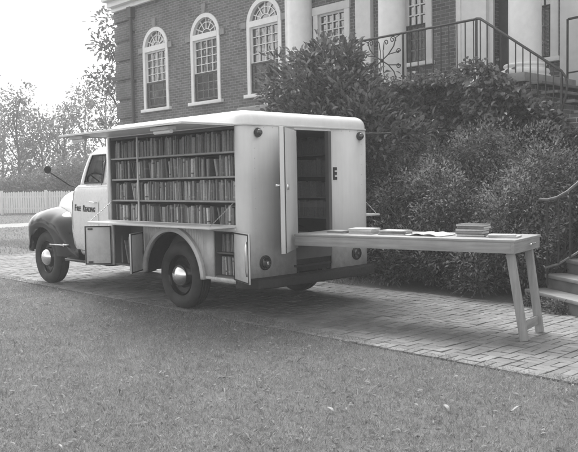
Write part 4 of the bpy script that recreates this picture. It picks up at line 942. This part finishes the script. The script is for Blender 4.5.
# front fenders
def fender(mir):
    rows = []; NX = 40
    for i in range(NX+1):
        f = i/NX; x = -5.29+1.65*f
        # top line
        if f < .14: zt_ = .90+.20*math.sin(PI/2*(f/.14))**.7
        elif f < .58: zt_ = 1.10+.035*math.sin(PI*(f-.14)/.44)
        else: zt_ = 1.10-.60*((f-.58)/.42)**1.9
        yo = .0+.16*max(0, 1-f/.2)**2.0 + .05*max(0, (f-.75)/.25)
        zl = .50 if f < .35 else .44
        dxw = (x+4.643)/.47
        za = .39+.45*math.sqrt(max(0, 1-dxw*dxw)) if abs(dxw) < 1 else 0
        zb_ = max(zl, za); zb_ = min(zb_, zt_-.03); rz = min(.26, max(.03, (zt_-zb_)*.75)); ry = .44-.5*yo; r_ = []
        for j in range(9):
            a = PI/2*j/8; r_.append((x, yo+ry*(1-math.sin(a)), zt_-rz*(1-math.cos(a))))
        for j in range(1, 5): r_.append((x, yo + .012*j*j/16, zt_-rz+(zb_-zt_+rz)*j/4))
        r_.append((x, yo+.05, zb_+.004))
        r_ = [(x, yo+ry+.18, zt_-.02)] + r_
        rows.append([(p[0], (W-p[1]) if mir else p[1], p[2]) for p in r_])
    m = MB(); m.grid(rows); m.add(rows[0], [tuple(range(len(rows[0])))])
    fo = m.build('front_fender', M['black_paint'], T, autos=55)
    hy_ = W-.30 if mir else .30
    MB().lathe([(.115, 0), (.12, -.03), (.105, -.05), (.09, -.055)], (-5.22, hy_, .92), 'x', 24).build('headlight', M['chrome'], fo)
    MB().lathe([(.09, -.05), (.07, -.07), (0, -.08)], (-5.22, hy_, .92), 'x', 20).build('headlight_lens', M['lampglass'], fo)
    return fo
fender(False); fender(True)
b = MB(); pts = [(-5.0, .06), (-5.2, .08), (-5.34, .22), (-5.38, .6), (-5.38, W-.6), (-5.34, W-.22), (-5.2, W-.08), (-5.0, W-.06)]
b.grid([[(x, y, z) for x, y in pts] for z in (.46, .50, .58, .62)]); b.build('front_bumper', M['black_paint'], T, solid=.014)
for (ya, yb) in ((.01, .26), (W-.26, W-.01)): MB().box((-3.95, ya, .385), (-2.72, yb, .425)).build('running_board', M['black_paint'], T, bevel=.012)
MB().box((-3.98, .05, .40), (-3.62, .3, .56)).box((-3.7, .12, .42), (-2.72, .30, .50)).build('sill', M['black_paint'], T, bevel=.02)
MB().tube([(-4.24, -.055, .61), (-3.86, -.035, .61)], .012, 8).lathe([(.0, -.012), (.022, -.008), (.022, .008), (0, .012)], (-3.87, -.035, .61), 'y', 14).tube([(-3.87, -.03, .61), (-3.87, .08, .61)], .01, 6).build('fender_bar', M['chrome'], T)
m = MB().tube([(-3.72, .10, 1.42), (-3.72, .02, 1.44), (-3.72, -.20, 1.58), (-3.725, -.27, 1.625)], .009, 8); mo = m.build('mirror_arm', M['iron'], T)
a = MB().lathe([(.0, -.03), (.03, -.026), (.048, -.012), (.052, .0), (.047, .004), (0, .004)], (-3.735, -.30, 1.665), 'x', 22).build('mirror', M['iron'], T)

# ---------------------------------------------------------------- books
def book_mesh(i):
    m = MB(); n = 5; sec = [(.5*math.cos(PI*(.5+k/4)) , .0) for k in range(5)]
    # x thickness, y depth (spine at y=0), z height, unit cube
    pr_ = [(-.5, 1), (-.5, .06)] + [(.5*math.sin(R(a)), .06-.06*math.cos(R(a))) for a in (-60, -25, 25, 60)] + [(.5, .06), (.5, 1)]
    pts0 = [(x, y, 0) for x, y in pr_]; pts1 = [(x, y, 1) for x, y in pr_]; k = len(pr_)
    m.add(pts0+pts1, [(j, (j+1) % k, (j+1) % k+k, j+k) for j in range(k)] + [tuple(range(k-1, -1, -1)), tuple(range(k, 2*k))])
    me = bpy.data.meshes.new('book'); me.from_pydata(m.v, [], m.f); me.update(); me.materials.append(BOOKM[i]); me.validate(); return me
def rowmat():
    m, t, b = newmat('book_row'); s_ = N(t, 'ShaderNodeSeparateXYZ'); g_ = N(t, 'ShaderNodeNewGeometry'); v = remap(t, g_.outputs['Random Per Island'], 0, 1, .09, .32)
    t.links.new(math_(t, 'MULTIPLY', v, remap(t, noise(t, g_.outputs['Position'], 50, 4), .3, .7, .8, 1.2)), b.inputs['Base Color']); b.inputs['Roughness'].default_value = .65; return m
M['bookrow'] = rowmat()
BM = [book_mesh(i) for i in range(len(BOOKM))]
nbooks = 0
def row(x0, x1, z, hmax, yfront, group, label, gap_p=.028, tmin=.013, tmax=.034, facing=1, hmin=.185):
    global nbooks
    x = x0; last = None
    while x < x1:
        if random.random() < gap_p: x += random.uniform(.03, .10); lean = random.uniform(.12, .3)
        else: lean = max(0, random.gauss(.03, .02))
        t = random.uniform(tmin, tmax); h = random.uniform(hmin, hmax); dpt = random.uniform(.12, .16)
        w_ = t*math.cos(lean)+h*math.sin(lean)*.0
        if x+t+.01 > x1: break
        o = bpy.data.objects.new('book', random.choice(BM)); col.objects.link(o)
        o.scale = (t*.96, dpt*facing, h)
        # leaning books touch the shelf with one lower corner
        o.rotation_euler = (0, -lean if random.random() < .5 or lean > .1 else lean, 0)
        dz = abs(math.sin(lean))*t*.5
        o.location = (x+t/2+(h*math.sin(lean) if lean > .1 else 0), yfront+random.uniform(0, .025)*facing, z+dz+.001)
        x += t + (h*math.sin(lean)*.9 if lean > .1 else .001)+random.uniform(0, .003)
        tag(o, label, 'book', group); nbooks += 1
def stuff_row(z):
    m = MB(); x = -2.60
    while x < -.18:
        t = random.uniform(.014, .036); h = random.uniform(.17, .225); d = random.uniform(0, .025); l = random.gauss(.004, .004)
        m.add([(x,.05+d,z+.001),(x+t*.95,.05+d,z+.001),(x+t*.95,.2,z+.001),(x,.2,z+.001),(x+l,.05+d,z+h),(x+l+t*.95,.05+d,z+h),(x+l+t*.95,.2,z+h),(x+l,.2,z+h)], [(3,2,1,0),(4,5,6,7),(0,1,5,4),(1,2,6,5),(2,3,7,6),(3,0,4,7)]); x += t+.001
        if random.random() < .03: x += .03
    tag(m.build('shelved_books', M['bookrow'], None), 'shaded row of books packed along the top shelf of the open truck side', 'books', kind='stuff')
stuff_row(SH[2])
if 0: row(-2.60, -.16, SH[2], .225, .05, 'books on the top shelf of the truck side', 'upright shaded book in the packed top shelf row of the open truck side')
row(-2.60, -.16, SH[1], .228, .05, 'books on the second shelf of the truck side', 'upright book in the packed second shelf row of the open truck side')
row(-2.60, -.16, SH[0], .228, .05, 'books on the third shelf of the truck side', 'upright book in the packed third shelf row of the open truck side')
row(-2.60, -.16, ZL+.013, .23, .05, 'books on the lowest shelf of the truck side', 'upright book in the lowest shelf row just above the fold-down ledge', .05)
row(-2.56, -2.2, .441, .36, .07, 'books in the front locker', 'tall thin book standing in the open front locker by the square door', .1, hmin=.28)
row(-.50, -.14, .441, .215, .08, 'books in the lower rear locker', 'book in the lower half of the rear locker behind its open door', .0)
row(-.50, -.14, .694, .20, .08, 'books in the upper rear locker', 'book in the upper half of the rear locker behind its open door', .0)
def inner_books():
    m = MB()
    for z in (1.0, 1.253, 1.515, 1.777):
        x = -2.5
        while x < -.2:
            t = random.uniform(.02, .05); h = random.uniform(.16, .21); m.box((x, 1.68+random.uniform(0, .03), z+.001), (x+t*.95, 1.86, z+h)); x += t
            if random.random() < .04: x += .08
    tag(m.build('shelved_books', BOOKM[2], None), 'rows of books on the far inner shelves, seen through the rear doorway', 'books', kind='stuff')
inner_books()

# ---------------------------------------------------------------- table
TA = math.atan2(.46, 2.24); TX, TY, TZ = .36, .37, .90; TLn, TW = 2.31, .74
tb = empty('display_table', (TX, TY, 0), 'long plain wooden table on splayed legs set out from the rear door', 'table', rz=TA)
MB().box((0, 0, TZ-.022), (TLn+.01, TW, TZ)).build('tabletop', M['wood'], tb, bevel=.003)
MB().box((.006, .006, TZ-.12), (TLn-.03, .030, TZ-.0225)).build('side_board', M['wood'], tb, bevel=.002)
MB().box((.006, TW-.03, TZ-.12), (TLn-.03, TW-.006, TZ-.0225)).build('side_board', M['wood'], tb, bevel=.002)
eb = MB().box((TLn-.03, .004, TZ-.122), (TLn, TW-.004, TZ-.0225)).build('end_board', M['wood_across'], tb, bevel=.002)
MB().tube([(TLn+.002, TW*.52, TZ-.065), (TLn+.03, TW*.52, TZ-.065), (TLn+.03, TW*.52+.13, TZ-.065), (TLn+.002, TW*.52+.13, TZ-.065)], .006, 8).build('handle', M['chrome'], eb)
MB().box((.03, .03, TZ-.115), (.06, TW-.03, TZ-.0225)).build('end_board', M['wood'], tb)
for (ya, yb) in ((.06, .09), (TW-.16, TW-.20)):
    m = MB(); m.bar((TLn-.075, ya+.02, TZ-.0235), (TLn+.055, yb+.02, .004), .048, .07, up=(1, 0, 0)); m.build('leg', M['wood_up'], tb, bevel=.003)
m = MB(); m.bar((TLn+.035, .12, .12), (TLn+.035, TW-.19, .12), .022, .08); m.build('stretcher', M['wood_across'], tb, bevel=.002)
MB().box((-.45, .30, TZ-.06), (.5, .62, TZ-.024)).build('support_plank', M['wood'], tb, bevel=.003)
# books on the table: local table coordinates -> world
TR = Matrix.Translation((TX, TY, 0))@Matrix.Rotation(TA, 4, 'Z')
def flat_book(u, v, z, w_, d_, t_, rot, cover, label, group, open_=False):
    p = TR@Vector((u, v, z)); e = bpy.data.objects.new('book', None); col.objects.link(e); e.location = p; e.rotation_euler = (0, 0, TA+rot); tag(e, label, 'book', group); e.empty_display_size = .1
    ORG[e.name] = Vector((0, 0, 0))
    MB().box((-w_/2+.004, -d_/2+.004, .003), (w_/2-.004, d_/2-.002, t_-.003)).build('pages', M['pages'], e)
    c = MB(); c.box((-w_/2, -d_/2, 0), (w_/2, d_/2, .0028)); c.box((-w_/2, -d_/2, t_-.0028), (w_/2, d_/2, t_)); c.box((-w_/2, d_/2-.002, .0028), (w_/2, d_/2+.001, t_-.0028)); c.build('cover', cover, e, bevel=.0008)
    return t_
def pile(u, v, spec, name):
    z = TZ+.001; n = len(spec)
    words = {1: [''], 2: ['upper', 'lower'], 3: ['top', 'middle', 'bottom'], 4: ['top', 'second', 'third', 'bottom'], 5: ['top', 'second', 'middle', 'fourth', 'bottom']}[n][::-1]
    for k, (w_, d_, t_, rot, cv) in enumerate(spec):
        z += flat_book(u+random.uniform(-.012, .012), v+random.uniform(-.01, .01), z, w_, d_, t_, rot+(PI if k % 2 else 0), M[cv], f'{words[k]} book of the {name}' if n > 1 else name, 'books lying on the table') + .0006
pile(.34, .33, [(.22, .16, .014, .1, 'cover_dark'), (.2, .15, .01, -.1, 'cover_light')], 'low dark pile nearest the rear door on the table')
pile(.66, .30, [(.27, .2, .018, .05, 'cover_light'), (.26, .19, .02, -.04, 'cover_light'), (.27, .19, .014, .02, 'paper')], 'pale pile beside the rear panel on the table')
pile(1.02, .30, [(.28, .2, .016, .0, 'cover_mid'), (.27, .2, .014, .12, 'cover_mid'), (.27, .19, .012, -.05, 'cover_light')], 'flat grey pile left of the open book on the table')
pile(1.80, .36, [(.27, .2, .022, .03, 'cover_dark'), (.26, .19, .025, -.02, 'cover_mid'), (.27, .2, .022, .04, 'cover_dark'), (.265, .19, .022, -.03, 'cover_mid'), (.27, .2, .02, .02, 'cover_dark')], 'tall pile right of the open book on the table')
pile(2.12, .28, [(.28, .2, .014, .12, 'cover_light'), (.24, .17, .012, .3, 'cover_light')], 'thin pile at the free end of the table')
p = TR@Vector((1.40, .27, TZ+.001)); e = bpy.data.objects.new('open_book', None); col.objects.link(e); e.location = p; e.rotation_euler = (0, 0, TA-.12); ORG[e.name] = Vector((0, 0, 0)); tag(e, 'large white book lying open on the middle of the table', 'book', 'books lying on the table')
for s in (-1, 1):
    rows = [[(s*(.005+.19*k/12), y, .006+.022*math.sin(PI*min(1, k/12*1.15+.12))**1.0*(1-.35*k/12)) for k in range(13)] for y in (-.13, -.04, .05, .14)]
    MB().grid(rows).build('page_block', M['paper'], e, solid=.008)
MB().box((-.2, -.135, 0), (.2, .145, .003)).build('cover', M['cover_mid'], e)

# ---------------------------------------------------------------- dry leaves on the lawn
LF = [(20, 415), (62, 386), (109, 333), (160, 372), (208, 372), (223, 378), (120, 391), (250, 392), (330, 409), (446, 407), (516, 409), (503, 396), (566, 391), (60, 446), (130, 443), (300, 360), (235, 330), (420, 390), (100, 303), (75, 432), (247, 436), (350, 398)]
def pix_ground(u, v, z=.012):
    a, b = u-289, v-226; c, s = math.cos(ROLL), math.sin(ROLL); X, Y = c*a-s*b, s*a+c*b
    d = F*769.72+RT*X-UP*Y; t = (z-CAM.z)/d.z; return CAM+d*t
m = MB(); rows = []
for k in range(9):
    f = k/8; wv = .013*math.sin(PI*min(1, f*.95+.04))**.8; rows.append([(.075*f-.0375, -wv, .006*math.sin(f*5)+.004), (.075*f-.0375, 0, .006*math.sin(f*5)), (.075*f-.0375, wv, .006*math.sin(f*5)+.006)])
m.grid(rows); lf0 = m.build('fallen_leaf', M['dryleaf'])
for i, (u, v) in enumerate(LF):
    o = lf0 if i == 0 else lf0.copy()
    if i: col.objects.link(o)
    o.location = pix_ground(u, v); o.rotation_euler = (random.uniform(-.5, .5), random.uniform(-.6, .6), random.uniform(0, 6.28)); s = random.uniform(.6, 1.15); o.scale = (s, s*random.uniform(.6, 1.2), s)
    tag(o, 'small pale dry leaf lying loose on the mown grass', 'leaf', 'dry leaves scattered on the lawn')

# ---------------------------------------------------------------- haze
hz = MB().box((-142, -142, -1.0), (142, 142, 11.5))
mh = bpy.data.materials.new('haze'); mh.use_nodes = True; t = mh.node_tree; t.nodes.clear(); o = t.nodes.new('ShaderNodeOutputMaterial'); pv = t.nodes.new('ShaderNodeVolumePrincipled')
pv.inputs['Color'].default_value = (.95, .95, .95, 1); pv.inputs['Density'].default_value = .0036; t.links.new(pv.outputs[0], o.inputs['Volume'])  # added air volume: fades the far trees and lifts the dark tones
ho = hz.build('haze', mh); tag(ho, 'thin pale haze added over the lawn to fade distance and lift dark tones', 'haze', kind='stuff'); mh.volume_intersection_method if hasattr(mh, 'volume_intersection_method') else None
